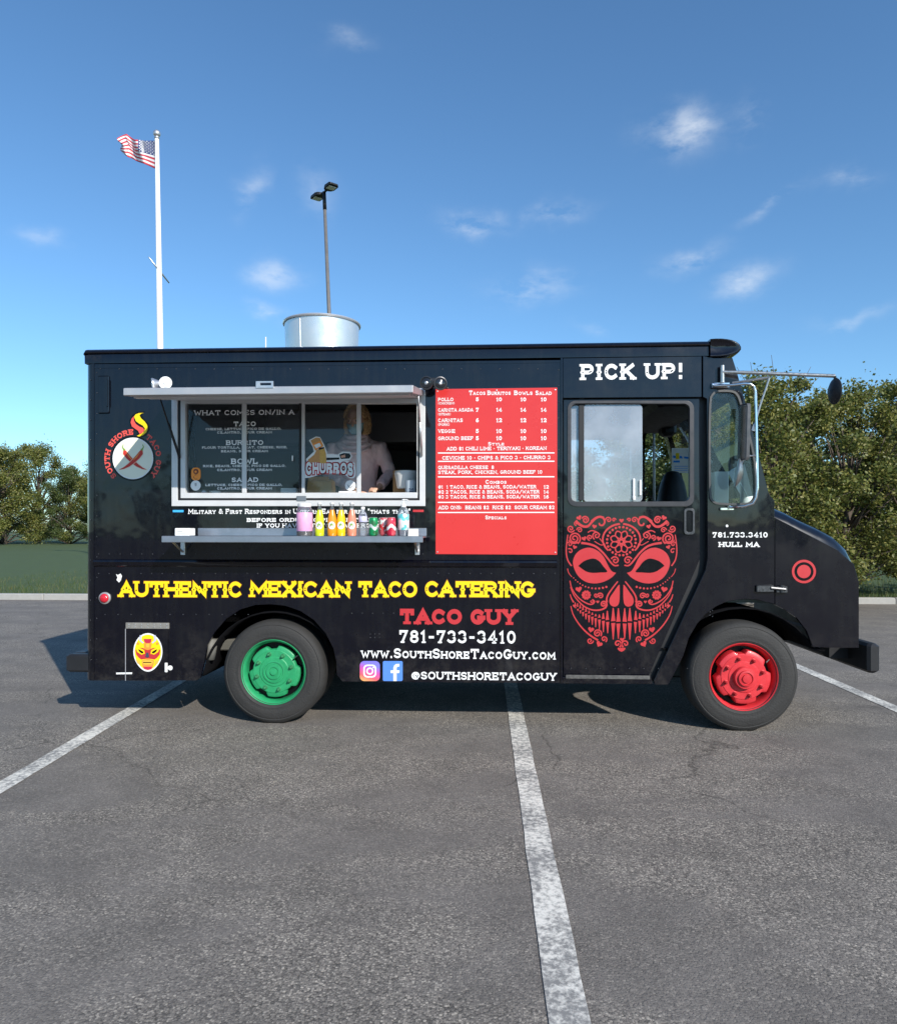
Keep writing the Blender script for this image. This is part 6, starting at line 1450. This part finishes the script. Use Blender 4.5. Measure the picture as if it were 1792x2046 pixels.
    for s in (-1, 1):
        A, E, Wp = arms[s]; m.tube([A-Vector((s*.06, 0, .0)), A, A.lerp(E, .5), E, E.lerp(Wp, .45), E.lerp(Wp, .86)], [.068, .072, .062, .055, .049, .042], 16)
    for k in range(4):
        r_ = .075+.018*k; m.tube([Vector((px-.004+r_*1.15*math.cos(a_), py-.085-r_*.25*(1 if math.sin(a_) < 0 else 0)+r_*math.sin(a_), sh+.07-.028*k-(.035+.02*k)*max(0, -math.sin(a_)))) for a_ in [6.2832*i/24 for i in range(25)]], .016, 8)
    so = m.build('sweater', swt, t, smooth=True)
    rm = so.modifiers.new('remesh', 'REMESH'); rm.mode = 'VOXEL'; rm.voxel_size = .008; rm.use_smooth_shade = True
    sm = so.modifiers.new('smooth', 'SMOOTH'); sm.iterations = 4; sm.factor = .5
    tx = bpy.data.textures.new('folds', 'CLOUDS'); tx.noise_scale = .09; dp = so.modifiers.new('folds', 'DISPLACE'); dp.texture = tx; dp.strength = .03; dp.mid_level = .5
    m = MB(); eloft(m, [((px, py+.03, fz+.78), .15, .11), ((px, py+.03, fz+.92), .18, .13), ((px, py+.03, fz+1.0), .172, .122)])
    for s in (-1, 1): m.tube([(px+s*.085, py+.03, fz+.92), (px+s*.09, py+.02, fz+.75), (px+s*.095, py, fz+.5), (px+s*.10, py+.02, fz+.3), (px+s*.105, py+.03, fz+.06)], [.112, .098, .074, .07, .062], 14)
    m.build('trousers', jean, t, smooth=True)
    # face mask, eyes, hair
    m = MB(); vs = []; A, B = 14, 9
    for j in range(B+1):
        for i in range(A+1):
            a_ = -math.pi/2+(i/A-.5)*2.5; z = -.10+.095*j/B; c = math.sqrt(max(.05, 1-(z/.125)**2)); bul = .014*math.cos((i/A-.5)*math.pi)*math.sin(math.pi*(j+.5)/(B+1))
            pl_ = .0025*math.sin(j*2.1); vs.append(hv((.082*c+bul*.4)*math.cos(a_), (.101*c+bul+pl_)*math.sin(a_)-.012*(z < -.05), z))
    m.add(vs, [(j*(A+1)+i, j*(A+1)+i+1, (j+1)*(A+1)+i+1, (j+1)*(A+1)+i) for j in range(B) for i in range(A)])
    for s in (-1, 1): m.tube([hv(s*.076, -.03, -.015), hv(s*.084, -.005, .012), hv(s*.086, .016, .004)], .0022, 5)
    mk = m.build('face_mask', pm('mask_blue', (.38, .60, .66), .8, var=.06), t, smooth=True, solid=.003)
    for s in (-1, 1):
        e = MB(); c = hv(s*.031, -.082, .022); e.lathe([(.0004, -.008), (.006, -.006), (.008, 0), (.006, .006), (.0004, .008)], c, 'y', 12); e.build('eye', WHITE, t, smooth=True)
        e = MB(); e.lathe([(.006, 0), (.0055, .0015), (.0004, .002)], c+q @ Vector((0, -.0075, 0)), 'y', 10); e.build('iris', pm('brown_iris', (.05, .03, .02), .3), t, smooth=True)
        e = MB(); e.tube([hv(s*.016, -.093, .044), hv(s*.032, -.094, .050), hv(s*.048, -.086, .044)], [.004, .005, .002], 6); e.build('eyebrow', hairm, t, smooth=True)
    rnd = random.Random(5); m = MB()
    rings = []; n = 26
    for k in range(12):
        a_ = -.35+(math.pi/2+.35)*k/11; z = .135*math.sin(a_); c = math.cos(a_)
        rings.append([hv((.10*c)*math.cos(6.2832*j/n), .035+(.105*c if math.sin(6.2832*j/n) > -.35 else .080*c)*math.sin(6.2832*j/n)*1.0, z+.018) for j in range(n)])
    m.loft(rings, True, True)
    for i in range(520):
        a_ = rnd.uniform(-.65, math.pi+.65); ph = rnd.uniform(-.85, 1.45); c = math.cos(ph)
        if ph < .35 and math.sin(a_) < -.1: continue
        p0 = hv(.103*c*math.cos(a_), .03+.108*c*math.sin(a_), .02+.135*math.sin(ph)); o_ = (p0-Hc).normalized(); tt = o_.cross(Vector((rnd.gauss(0, 1), rnd.gauss(0, 1), rnd.gauss(0, 1)))).normalized(); b_ = o_.cross(tt)
        r_ = rnd.uniform(.010, .022); m.tube([p0+o_*(.004+.008*k/7)+tt*r_*math.cos(k*1.1)+b_*r_*math.sin(k*1.1)-Vector((0, 0, .006*k*.6)) for k in range(8)], [.006]*7+[.002], 5)
    for s in (-1, 1):
        for i in range(40):
            p0 = hv(s*(.088+rnd.uniform(-.012, .02)), .02+rnd.uniform(-.03, .06), .02); m.tube([p0+Vector((s*.010*math.sin(k*1.3+i), .010*math.cos(k*1.3+i), -.020*k)) for k in range(8)], [.007]*7+[.002], 5)
    m.build('hair', hairm, t, smooth=True)
build_person()
